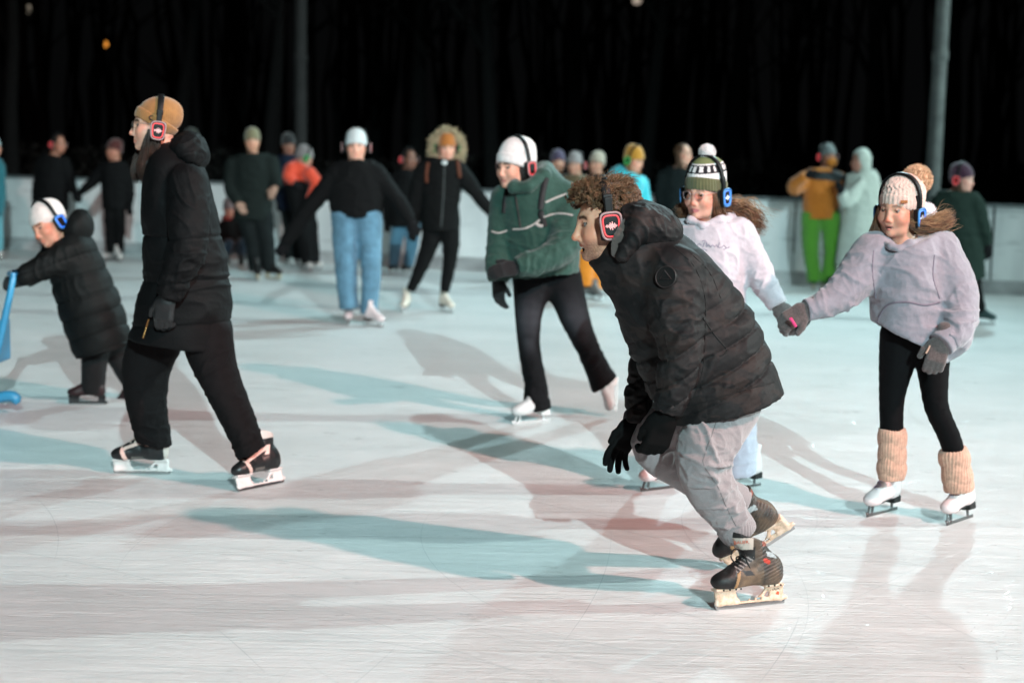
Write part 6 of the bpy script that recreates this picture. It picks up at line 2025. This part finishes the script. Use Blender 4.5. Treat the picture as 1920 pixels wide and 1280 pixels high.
def far(contact, label, head, F, skin, top, top_m, legs=None, leg_m=None, cap=None, capkw=None, phones=None, phlabel='', hair=None, hairkw=None, skates=(), boot=None,
        kind='figure', gloves=(), glove_m=None, U=(0, 0, 1), hs=1., topname='jacket', group=None, extra=None, topkw=None, vox=.013, legname='trousers', hood=None, at=None, fold=.012):
    p = Person(contact, label, group, at=at)
    rel = [('g', 6, .010, 1), ('w', p.pt(top[0][2][0], top[0][2][1], -.1), .5, np.array([.2, 0, 1]), 8, 2., fold, 3)]
    lofts = []
    for i, L in enumerate(top):
        o = dict(k=.03, end=True)
        if i == 0: o = dict(end=True, start=True, hollow=.03, wall=.025); o.update(topkw or {})
        lofts.append((L, o))
    p.k['top'] = p.garment(topname, lofts, top_m, vox, rel=rel)
    if legs:
        p.garment(legname, [(L, dict(end=True, k=.03)) for L in legs], leg_m, vox, rel=[('g', 7, .008, 2), ('w', p.pt(legs[0][1][0], legs[0][1][1], -.1), .4, np.array([.1, 0, -1]), 9, 2., .012, 5)])
    p.head(head[0], head[1], head[2] if len(head) > 2 else 0., F, U, hs)
    n = top[0][0]
    p.body((n[0], n[1], n[3] if len(n) > 3 else 0), skin, lin('#2c1c14'), vox=.008, female=True, blush=.6)
    if hair: simple_hair(p, hair, **(hairkw or {}))
    if cap:
        kw = dict(zf=.035, zb=-.04, top=.148, back=-.026, wide=.090, deep=.114, brim=.05, vox=.007); kw.update(capkw or {})
        hat(p, cap, **kw)
    if phones: headphones(p, phlabel, phones, fit=.012, lift=.012, drop=-.015, detail=1)
    for s in skates: simple_skate(p, s[0], s[1], boot, *(s[2:] if len(s) > 2 else ()), kind=kind)
    for g in gloves:
        glove(p.root, p.pt(*g[0]), g[1], g[2], glove_m, curl=(.5, .5, .55, .6), thumb=g[3] if len(g) > 3 else 1, scale=1., fat=1.3, vox=.007)
    if extra: extra(p)
    return p

def dark(name, c, **kw):
    kw.setdefault('sheen', .0); kw.setdefault('spec', .12)
    return fabric(name, c, **kw)

def jeans_woman():
    def ex(p):
        pass
    denim = fabric('pale_denim', (.092, .200, .285), rough=.9, bump=.4, bscale=150, vary=.28, vscale=9, sheen=.1)
    far((672, 609), 'woman in white beanie, cropped black jacket and wide pale blue jeans gliding arms outspread', (668, 274, -.02), (.06, -1, -.08), SKIN_PALE,
        [[(668, 300, 24, .0, .10), (668, 316, 38, .0, .12), (668, 345, 50, .0, .15), (668, 385, 50, .0, .155), (668, 408, 47, .0, .15)],
         [(632, 324, 18, .0), (603, 362, 16, .0), (572, 400, 16, .02), (545, 440, 13, .05), (534, 455, 11, .05)],
         [(704, 324, 18, .0), (731, 357, 16, .0), (755, 390, 15, .0), (770, 415, 11, .0)]],
        dark('cropped_black', (.0042, .0046, .005)),
        [[(649, 405, 28, .0, .14), (649, 460, 24, .0, .125), (650, 520, 20, .0, .11), (654, 565, 17.5, .0, .1), (655, 578, 18, .0, .1)],
         [(690, 405, 27, .0, .14), (694, 460, 22, .0, .12), (696, 520, 18, .0, .105), (693, 570, 16, .0, .095), (692, 588, 16.5, .0, .095)]], denim,
        cap=fabric('frost_knit', (.50, .56, .57)), phones='red', phlabel='black headphones with red glow on the white beanie above the cropped black jacket',
        skates=[((654, 607), (.05, -1, 0)), ((700, 612), (.75, -.66, 0))], boot=mat('rose_white', (.66, .55, .55), .45), extra=ex, vox=.010, legname='jeans',
        gloves=[((534, 455, .05), (-.5, .1, -.8), (0, -1, 0), -1), ((770, 415), (.5, 0, -.8), (0, -1, 0), 1)], glove_m=dark('far_glove', (.007, .007, .008)))
jeans_woman()

def fur_woman():
    fur = mat('pale_fur', (.42, .34, .22), .9, vary=.4, vscale=30)
    def ex(p):
        fr = p.fr
        rg = np.random.default_rng(3)
        paths, rad = [], []
        for i in range(1500):
            a = rg.uniform(-.9, math.pi + .9)
            c = np.array([.125 * math.cos(a), -.03, -.03 + .16 * math.sin(a)])
            d = unit(np.array([math.cos(a), rg.normal(.2, .5), math.sin(a)]) + rg.normal(0, .45, 3))
            s0 = c + rg.normal(0, .022, 3)
            paths.append(np.array([s0, s0 + d * .03, s0 + d * .055 + [0, 0, -.008]])); rad.append([.006, .0045, .001])
        tube_obj('fur_trim', paths, rad, fur, p.k['top'], 4, fr)
        S = Shape().ell((0, -.085, -.02), (.125, .07, .15))
        blob('hood', S, .01, dark('snow_suit', (.0042, .0048, .005)), p.k['top'], fr)
        st = mat('rust_strap', (.10, .03, .015), .8)
        seam('rucksack_strap', p.k['top'], [(803, 305), (800, 325), (800, 342)], .018, st, p.k['top'])
        seam('rucksack_strap', p.k['top'], [(858, 302), (860, 318), (862, 332)], .018, st, p.k['top'])
        seam('zip', p.k['top'], [(833, 312), (832, 350), (829, 400), (827, 425)], .008, mat('zip_grey', (.04, .045, .045), .5), p.k['top'])
        h, n = on_surface(p.k['top'], 833, 306, .01)
        if h is not None: blob('badge', Shape().ell(h, (.03, .02, .022)), .006, mat('badge_silver', (.6, .65, .65), .3), p.k['top'])
    far((808, 585), 'skater in orange beanie and black snow suit with a wide pale fur hood', (838, 276, -.02), (.18, -1, -.22), SKIN_PALE,
        [[(830, 298, 18, .0, .09), (828, 314, 36, .0, .13), (826, 350, 37, .0, .15), (826, 395, 36, .0, .15), (826, 432, 36, .0, .15)],
         [(858, 318, 17, .0), (880, 345, 15, .0), (902, 375, 12, .0), (921, 400, 9, .0)],
         [(796, 318, 17, .0), (782, 358, 15, .0), (776, 395, 12, .0), (775, 425, 10, .0)]],
        dark('snow_suit', (.0042, .0048, .005)),
        [[(813, 425, 20, .0), (801, 470, 16, .0), (785, 512, 12, .0), (769, 545, 9, .0)], [(842, 425, 20, .0), (846, 470, 15, .0), (840, 510, 12, .0), (833, 547, 9, .0)]],
        dark('snow_suit', (.0042, .0048, .005)),
        cap=fabric('orange_knit', (.36, .12, .02)), phones='green', phlabel='black headphones glowing green beside the orange beanie in the fur hood', hs=.95,
        skates=[((760, 584), (-.1, -1, 0)), ((837, 585), (.55, -.83, 0))], boot=mat('cream_boot', (.60, .55, .47), .45), extra=ex, topname='snow_suit', vox=.010,
        gloves=[((921, 400), (.6, 0, -.7), (0, -1, .3), 1), ((775, 425), (-.1, 0, -1), (0, -1, 0), -1)], glove_m=dark('far_glove', (.007, .007, .008)))
fur_woman()

def far_people():
    blk = dark('far_black', (.0035, .0038, .0042))
    blk2 = dark('far_charcoal', (.009, .010, .0105))
    wb = mat('far_white_boot', (.55, .52, .50), .5)
    bb = mat('far_black_boot', (.01, .01, .01), .5)
    gl = dark('far_glove', (.007, .007, .008))
    dk = mat('far_dark_hair', (.014, .009, .007), .6)
    br = mat('far_brown_hair', (.07, .034, .017), .6)
    # teal coat cut by the picture edge
    far((-14, 486), 'person in teal coat and pale mint hat at the very edge by the boards', (-12, 276), (.8, -.5, 0), SKIN_PALE,
        [[(-14, 296, 12, 0, .09), (-14, 308, 20, 0, .13), (-14, 350, 22, 0, .15), (-14, 405, 22, 0, .15)], [(2, 312, 8, 0), (3, 350, 8, 0), (3, 390, 6, 0)]], fabric('teal_coat', (.012, .12, .15)),
        [[(-20, 400, 11, 0), (-20, 440, 9, 0), (-20, 470, 8, 0)], [(-6, 400, 11, 0), (-3, 440, 9, 0), (-3, 470, 8, 0)]], fabric('pale_aqua', (.10, .32, .38)),
        cap=fabric('mint_knit', (.38, .52, .52)), skates=[((-20, 486), (.6, -.8, 0)), ((-3, 486), (.6, -.8, 0))], boot=wb)
    # dark couple holding hands
    far((100, 486), 'dark clothed skater reaching a hand to the one in the dark red hat', (110, 270, -.02), (.85, -.5, -.1), lin('#a87460'),
        [[(102, 290, 14, 0, .09), (100, 302, 27, 0, .14), (98, 340, 30, 0, .15), (97, 395, 32, 0, .15)], [(122, 306, 13, 0), (130, 335, 11, 0), (140, 362, 7, 0)], [(80, 306, 13, 0), (72, 345, 11, 0), (68, 385, 8, 0)]], blk,
        [[(88, 395, 15, 0), (88, 430, 12, 0), (86, 472, 10, 0)], [(108, 395, 15, 0), (112, 430, 12, 0), (113, 474, 10, 0)]], blk,
        hair=dk, hairkw=dict(lowz=-.05), phones='red', phlabel='headphones with dim red glow on the dark haired skater holding hands',
        skates=[((86, 485), (.7, -.7, 0)), ((114, 487), (.7, -.7, 0))], boot=bb, gloves=[((140, 362), (.5, 0, -.8), (0, -1, 0), 1), ((68, 385), (-.1, 0, -1), (0, -1, 0), -1)], glove_m=gl)
    far((212, 490), 'skater in dark red hat and black clothes holding the hand of the dark couple partner', (213, 282, -.02), (-.5, -.85, 0), lin('#a87460'),
        [[(213, 302, 12, 0, .09), (214, 314, 24, 0, .13), (216, 350, 25, 0, .14), (215, 392, 23, 0, .14)], [(194, 316, 12, 0), (172, 342, 10, 0), (150, 362, 7, 0)], [(234, 318, 11, 0), (242, 350, 10, 0), (243, 384, 7, 0)]], blk,
        [[(208, 390, 13, 0), (206, 430, 10, 0), (208, 474, 9, 0)], [(222, 390, 13, 0), (225, 430, 10, 0), (222, 474, 9, 0)]], blk,
        cap=fabric('dark_red_knit', (.06, .008, .006)), skates=[((206, 489), (-.5, -.8, 0)), ((222, 491), (.5, -.8, 0))], boot=wb,
        gloves=[((150, 362), (-.6, 0, -.7), (0, -1, 0), -1), ((243, 384), (0, 0, -1), (0, -1, 0), 1)], glove_m=gl)
    # behind the woman in the parka
    far((352, 490), 'person in dark green cap mostly hidden behind the tan beanie woman', (362, 262, -.02), (.75, -.6, 0), lin('#b98670'),
        [[(356, 282, 13, 0, .09), (354, 296, 26, 0, .13), (352, 340, 28, 0, .15), (352, 392, 27, 0, .15)], [(330, 300, 12, 0), (326, 345, 10, 0), (326, 385, 7, 0)], [(374, 300, 12, 0), (380, 345, 10, 0), (382, 385, 7, 0)]], blk,
        [[(342, 390, 14, 0), (342, 430, 11, 0), (342, 474, 9, 0)], [(362, 390, 14, 0), (364, 430, 11, 0), (364, 474, 9, 0)]], blk,
        cap=fabric('dark_green_knit', (.016, .022, .016)), skates=[((342, 488), (.5, -.8, 0)), ((364, 490), (.5, -.8, 0))], boot=bb, gloves=[((326, 385), (0, 0, -1), (0, -1, 0), -1), ((382, 385), (0, 0, -1), (0, -1, 0), 1)], glove_m=gl)
    # child sitting against the boards
    far((436, 496), 'small child in grey hat and red scarf crouching by the boards behind the long parka', (430, 392, -.05), (.35, -.9, -.2), lin('#c08a78'),
        [[(430, 410, 11, 0, .08), (434, 420, 22, 0, .12), (440, 445, 26, -.02, .14), (444, 468, 25, -.05, .15)], [(452, 425, 10, -.02), (466, 445, 9, -.15), (456, 462, 7, -.25)], [(414, 428, 10, -.02), (412, 448, 9, -.1), (424, 462, 7, -.25)]], blk2,
        [[(434, 466, 12, -.05), (428, 458, 10, -.35), (426, 480, 8, -.42)], [(452, 466, 12, -.05), (454, 456, 10, -.35), (452, 482, 8, -.42)]], fabric('navy_child', (.010, .035, .06)),
        cap=fabric('mauve_grey_knit', (.20, .17, .18)), capkw=dict(top=.16), hs=.9, boot=bb, kind='hockey', skates=[((426, 502), (.1, -1, 0), .7), ((452, 504), (.2, -1, 0), .7)],
        gloves=[((456, 462, -.25), (-.3, -.8, -.4), (0, -.5, 1), 1), ((424, 462, -.25), (.3, -.8, -.4), (0, -.5, 1), -1)], glove_m=gl,
        extra=lambda p: tube_obj('scarf', [[p.fr.w((.08 * math.sin(a), -.005 + .075 * math.cos(a), -.135 + .012 * math.sin(3 * a))) for a in np.linspace(0, 6.283, 20)]], [.028], fabric('red_wool', (.30, .03, .025)), p.root, 8))
    # man in olive cap
    far((492, 523), 'man in olive beanie and dark green jacket standing on black skates', (473, 264, -.02), (.2, -1, -.08), lin('#c09078'),
        [[(474, 288, 18, 0, .10), (475, 302, 36, 0, .15), (474, 340, 38, 0, .17), (474, 385, 36, 0, .17), (474, 412, 35, 0, .17)], [(438, 308, 16, 0), (432, 350, 13, -.05), (446, 382, 9, -.16)], [(508, 306, 16, 0), (517, 340, 13, -.04), (515, 352, 9, -.1)]],
        dark('bottle_green', (.0085, .0125, .0115)),
        [[(462, 405, 20, 0), (474, 455, 15, 0), (478, 508, 12, 0)], [(492, 405, 20, 0), (500, 455, 15, 0), (506, 508, 12, 0)]], dark('dark_spruce', (.007, .0095, .010)),
        cap=fabric('olive_cap', (.16, .14, .075)), skates=[((482, 525), (.3, -.95, 0)), ((512, 524), (.75, -.6, 0))], boot=bb, kind='hockey',
        gloves=[((446, 382, -.16), (.5, -.3, -.6), (0, -1, .3), -1), ((515, 352, -.1), (-.2, -.3, -.6), (0, -1, .3), 1)], glove_m=mat('far_skin', (.32, .19, .14), .6))
    # navy figure, head lowered
    far((548, 500), 'person in navy jacket and black hat close behind the kid in red orange', (541, 272, -.02), (.4, -.9, -.15), lin('#8a6050'),
        [[(541, 290, 12, 0, .09), (541, 302, 22, 0, .14), (543, 340, 24, 0, .15), (546, 392, 24, 0, .15)], [(524, 306, 12, 0), (519, 345, 10, 0), (524, 378, 7, 0)], [(560, 306, 12, 0), (566, 345, 10, 0), (568, 378, 7, 0)]],
        fabric('navy_jacket', (.006, .010, .024), sheen=0),
        [[(540, 390, 14, 0), (542, 430, 12, 0), (542, 486, 10, 0)], [(557, 390, 14, 0), (562, 430, 12, 0), (564, 486, 10, 0)]], blk2,
        cap=fabric('black_cap', (.008, .008, .009)), skates=[((542, 500), (.6, -.8, 0)), ((566, 500), (.8, -.6, 0))], boot=wb, gloves=[((524, 378), (0, 0, -1), (0, -1, 0), -1), ((568, 378), (0, 0, -1), (0, -1, 0), 1)], glove_m=gl)
    # red orange jacket, bending away
    far((578, 508), 'kid in bright red orange jacket bending forward beside the navy figure', (572, 296, .0), (.75, .35, -.35), lin('#b08070'),
        [[(568, 306, 12, 0, .09), (562, 318, 22, 0, .13), (556, 336, 22, 0, .13), (552, 352, 17, 0, .12)], [(546, 316, 12, -.1), (540, 330, 10, -.14), (552, 342, 8, -.16)], [(580, 326, 14, -.1), (592, 344, 11, -.12), (584, 362, 8, -.14), (578, 376, 6, -.14)]],
        fabric('red_orange', (.60, .055, .022)),
        [[(556, 350, 22, 0), (566, 420, 16, 0), (576, 494, 11, 0)], [(562, 350, 20, .1), (580, 420, 15, .1), (590, 492, 10, .1)]], blk,
        cap=fabric('ash_knit', (.17, .15, .15)), phones='green', phlabel='headphones with green glow on the grey hat of the kid in red orange', skates=[((574, 508), (.7, -.6, 0)), ((590, 505), (.8, -.5, 0))], boot=wb,
        gloves=[((552, 342, -.16), (.6, 0, -.5), (0, -1, 0), 1), ((578, 376, -.14), (-.3, 0, -.8), (0, -1, 0), 1)], glove_m=gl)
    # dark skater between the jeans and the fur hood
    far((764, 513), 'dark clothed skater with blue jeans between the pale jeans woman and the fur hood', (768, 298, -.02), (.6, -.8, -.05), lin('#7a5446'),
        [[(764, 318, 13, 0, .09), (762, 330, 26, 0, .14), (760, 370, 29, 0, .15), (756, 425, 32, 0, .16)], [(738, 336, 13, 0), (728, 378, 11, 0), (726, 415, 8, 0)], [(786, 336, 13, 0), (792, 378, 11, 0), (792, 412, 8, 0)]], blk,
        [[(748, 420, 15, 0), (742, 460, 12, 0), (738, 498, 10, 0)], [(774, 420, 15, 0), (772, 462, 12, 0), (764, 498, 10, 0)]], fabric('washed_blue', (.06, .17, .25)),
        hair=dk, hairkw=dict(lowz=-.05), phones='red', phlabel='headphones with faint red glow on the dark skater by the fur hood', skates=[((738, 512), (-.4, -.9, 0)), ((762, 513), (-.4, -.9, 0))], boot=bb,
        gloves=[((726, 415), (0, 0, -1), (0, -1, 0), -1), ((792, 412), (0, 0, -1), (0, -1, 0), 1)], glove_m=gl)
    # three heads beyond the green jacket
    def bystander(label, hx, hy, foot, F, hatm, topm, sk='#b88974', ph=None, phl='', w=1., capkw=None):
        x = hx
        P = lambda a, b, c: (x + a, hy + b, c * w)
        far(foot, label, (hx, hy + 2, -.02), F, lin(sk), [[P(0, 22, 12) + (0, .09), P(0, 34, 25) + (0, .13), P(0, 75, 27) + (0, .15), P(0, 130, 26) + (0, .15)], [P(-23, 38, 12), P(-30, 80, 10), P(-26, 115, 7)], [P(23, 38, 12), P(30, 80, 10), P(26, 115, 7)]], topm,
            [[P(-10, 128, 14), P(-11, 170, 11), P(-11, 215, 9)], [P(10, 128, 14), P(11, 170, 11), P(11, 215, 9)]], blk, cap=hatm, capkw=capkw, phones=ph, phlabel=phl,
            skates=[((foot[0] - 11, foot[1]), (-.2, -1, 0)), ((foot[0] + 11, foot[1]), (.3, -1, 0))], boot=bb, gloves=[((x - 26, hy + 115), (.1, -.1, -1), (0, -1, 0), -1), ((x + 26, hy + 115), (-.1, -.1, -1), (0, -1, 0), 1)], glove_m=gl)
    bystander('person in purple hat just behind the shoulder of the green jacket', 1046, 302, (1046, 528), (.1, -1, 0), fabric('purple_knit', (.05, .035, .075)), blk)
    bystander('person in grey hat and mustard jacket behind the curly haired man', 1078, 306, (1078, 537), (-.35, -.9, -.1), fabric('speckled_grey', (.24, .22, .22), vary=.4), fabric('mustard_jacket', (.085, .06, .028)), ph='red', phl='headphones with red glow on the speckled grey hat')
    bystander('person in beige hat and plum coat between the grey hat and the cyan jacket', 1118, 305, (1118, 531), (-.5, -.85, 0), fabric('beige_knit', (.33, .28, .22)), dark('plum_coat', (.016, .010, .016)))
    # cyan jacket and orange trousers
    far((1112, 562), 'skater in mustard beanie, cyan jacket and orange trousers leaning forward', (1190, 300, -.05), (.75, -.55, -.3), lin('#cf9b84'),
        [[(1184, 322, 16, 0, .10), (1174, 338, 34, 0, .15), (1156, 375, 36, 0, .16), (1138, 412, 36, 0, .16), (1124, 445, 35, 0, .16)], [(1158, 345, 17, -.1), (1150, 390, 14, -.2), (1172, 425, 10, -.3)], [(1200, 345, 16, .1), (1208, 390, 14, .05), (1216, 425, 10, -.1)]],
        fabric('cyan_jacket', (.03, .42, .50)),
        [[(1112, 440, 24, 0), (1098, 485, 19, 0), (1096, 535, 15, 0)], [(1136, 440, 24, .1), (1124, 490, 19, .1), (1118, 540, 15, .1)]], fabric('orange_trouser', (.62, .20, .01)),
        cap=fabric('mustard_knit', (.42, .20, .02)), phones='green', phlabel='headphones with vivid green glow on the mustard beanie', hair=mat('far_blond', (.20, .10, .04), .6), hairkw=dict(lowz=-.2),
        skates=[((1098, 560), (-.5, -.8, 0)), ((1118, 563), (.4, -.9, 0))], boot=mat('grey_boot', (.16, .17, .17), .5), gloves=[((1172, 425, -.3), (.5, -.3, -.6), (0, -1, 0), 1), ((1216, 425, -.1), (.3, -.3, -.7), (0, -1, 0), 1)], glove_m=gl)
    # long haired woman in dark coat
    far((1270, 545), 'long haired person in dark coat beside the striped pompom hat', (1282, 290, -.02), (.65, -.7, 0), lin('#cf9f8a'),
        [[(1274, 314, 14, 0, .09), (1272, 328, 30, 0, .14), (1270, 375, 33, 0, .16), (1270, 430, 33, 0, .16), (1268, 470, 34, 0, .16)], [(1244, 334, 14, 0), (1238, 385, 12, 0), (1240, 430, 8, 0)], [(1298, 334, 14, 0), (1304, 385, 12, 0), (1304, 430, 8, 0)]],
        dark('ink_coat', (.006, .010, .0105)), [[(1258, 465, 15, 0), (1258, 500, 12, 0), (1258, 530, 10, 0)], [(1282, 465, 15, 0), (1282, 500, 12, 0), (1282, 530, 10, 0)]], blk,
        hair=br, hairkw=dict(lowz=-.28, n=170), skates=[((1258, 545), (-.2, -1, 0)), ((1282, 546), (.3, -1, 0))], boot=bb, gloves=[((1240, 430), (0, 0, -1), (0, -1, 0), -1), ((1304, 430), (0, 0, -1), (0, -1, 0), 1)], glove_m=gl)
    # orange jacket and lime trousers
    def ex_or(p):
        yoke = fabric('slate_yoke', (.014, .020, .022))
        S = Shape().ell(p.pt(1543, 332, .0), (.27, .17, .10))
        blob('shoulder_yoke', S, .013, yoke, p.k['top'])
        S = Shape().chain([p.pt(1528, 318, -.2), p.pt(1556, 318, -.2)], [.02, .02]).ell(p.fr.w((0, .08, -.07)), (.07, .05, .06))
        blob('neck_warmer', S, .01, fabric('orange_snood', (.46, .15, .01)), p.root)
    far((1540, 544), 'person in burnt orange jacket and lime green trousers with one arm raised', (1553, 293, -.03), (.35, -.93, .0), lin('#9a6a58'),
        [[(1544, 318, 18, 0, .10), (1542, 332, 34, 0, .15), (1540, 370, 34, 0, .16), (1538, 410, 33, 0, .16)], [(1512, 336, 16, -.02), (1492, 352, 14, -.06), (1490, 345, 12, -.14), (1512, 330, 9, -.25)], [(1572, 338, 16, 0), (1584, 375, 13, -.05), (1590, 350, 9, -.18)]],
        fabric('burnt_orange', (.44, .13, .010)),
        [[(1523, 405, 20, 0), (1520, 460, 15, 0), (1527, 528, 13, 0)], [(1557, 405, 20, 0), (1559, 460, 15, 0), (1552, 528, 13, 0)]], fabric('lime_trouser', (.075, .25, .020)),
        cap=fabric('pewter_knit', (.13, .15, .15)), phones='red', phlabel='headphones with faint red glow over the grey hat above the orange jacket', skates=[((1526, 543), (-.3, -.9, 0)), ((1552, 545), (.4, -.9, 0))], boot=mat('green_boot', (.015, .06, .02), .5), kind='hockey',
        gloves=[((1512, 330, -.25), (.8, -.2, .3), (0, -1, .3), -1), ((1590, 350, -.18), (-.2, -.2, .8), (0, -1, .3), 1)], glove_m=gl, extra=ex_or)
    # cream coat with raised hood
    def ex_cream(p):
        fr = p.fr
        S = Shape().ell((0, -.03, .03), (.105, .115, .125)).ell((0, -.05, -.08), (.10, .09, .08), None, .04).ell((0, .10, .0), (.068, .10, .10), None, .02, 's')
        blob('hood', S, .009, fabric('cream_coat', (.46, .50, .45)), p.k['top'], fr, lambda V: .006 * noise(V * 25, 2))
    far((1612, 548), 'person in long cream coat with hood up facing the orange jacket', (1612, 302, -.02), (-.92, -.3, 0), lin('#a87868'),
        [[(1614, 322, 18, 0, .09), (1616, 336, 32, 0, .14), (1618, 380, 34, 0, .16), (1614, 430, 38, 0, .18), (1608, 480, 40, 0, .19), (1606, 500, 40, 0, .19)], [(1604, 345, 16, -.12), (1588, 378, 13, -.18), (1578, 362, 9, -.2)], [(1634, 345, 16, .1), (1640, 390, 13, .1), (1620, 420, 9, .0)]],
        fabric('cream_coat', (.46, .50, .45)), [[(1596, 495, 15, 0), (1596, 520, 12, 0)], [(1620, 495, 15, 0), (1620, 520, 12, 0)]], fabric('grey_trouser', (.12, .12, .12)),
        skates=[((1594, 547), (-.8, -.4, 0)), ((1620, 549), (-.8, -.4, 0))], boot=wb, gloves=[((1578, 362, -.2), (-.4, 0, .8), (0, -1, 0), 1), ((1620, 420), (-.5, 0, -.6), (0, -1, 0), 1)], glove_m=gl, extra=ex_cream, topname='coat')
    # purple beanie, long green coat
    far((1828, 608), 'skater in purple beanie and long dark green coat gliding away from the boards', (1806, 336, -.02), (.72, -.65, -.05), lin('#cf9f90'),
        [[(1796, 358, 24, 0, .11), (1794, 376, 44, 0, .15), (1796, 420, 46, 0, .17), (1800, 470, 44, 0, .18), (1806, 515, 40, 0, .17), (1808, 528, 39, 0, .17)], [(1826, 386, 20, -.05), (1840, 425, 17, -.06), (1850, 460, 12, -.06)], [(1764, 384, 20, .05), (1756, 430, 17, .05), (1764, 475, 12, .0)]],
        dark('forest_coat', (.012, .024, .019)),
        [[(1796, 520, 20, 0), (1800, 560, 16, 0), (1806, 590, 13, 0)], [(1818, 520, 20, .05), (1828, 555, 16, .05), (1836, 585, 13, .05)]], blk,
        cap=fabric('aubergine_knit', (.045, .012, .032)), phones='red', phlabel='headphones with red glow on the purple beanie', hair=br, hairkw=dict(lowz=-.26, n=150), topname='coat',
        skates=[((1808, 612), (.4, -.9, 0)), ((1842, 608), (.8, -.5, 0))], boot=mat('teal_boot', (.03, .06, .06), .5), gloves=[((1850, 460, -.06), (.25, 0, -1), (0, -1, 0), 1), ((1764, 475), (0, 0, -1), (0, -1, 0), -1)], glove_m=gl)
far_people()
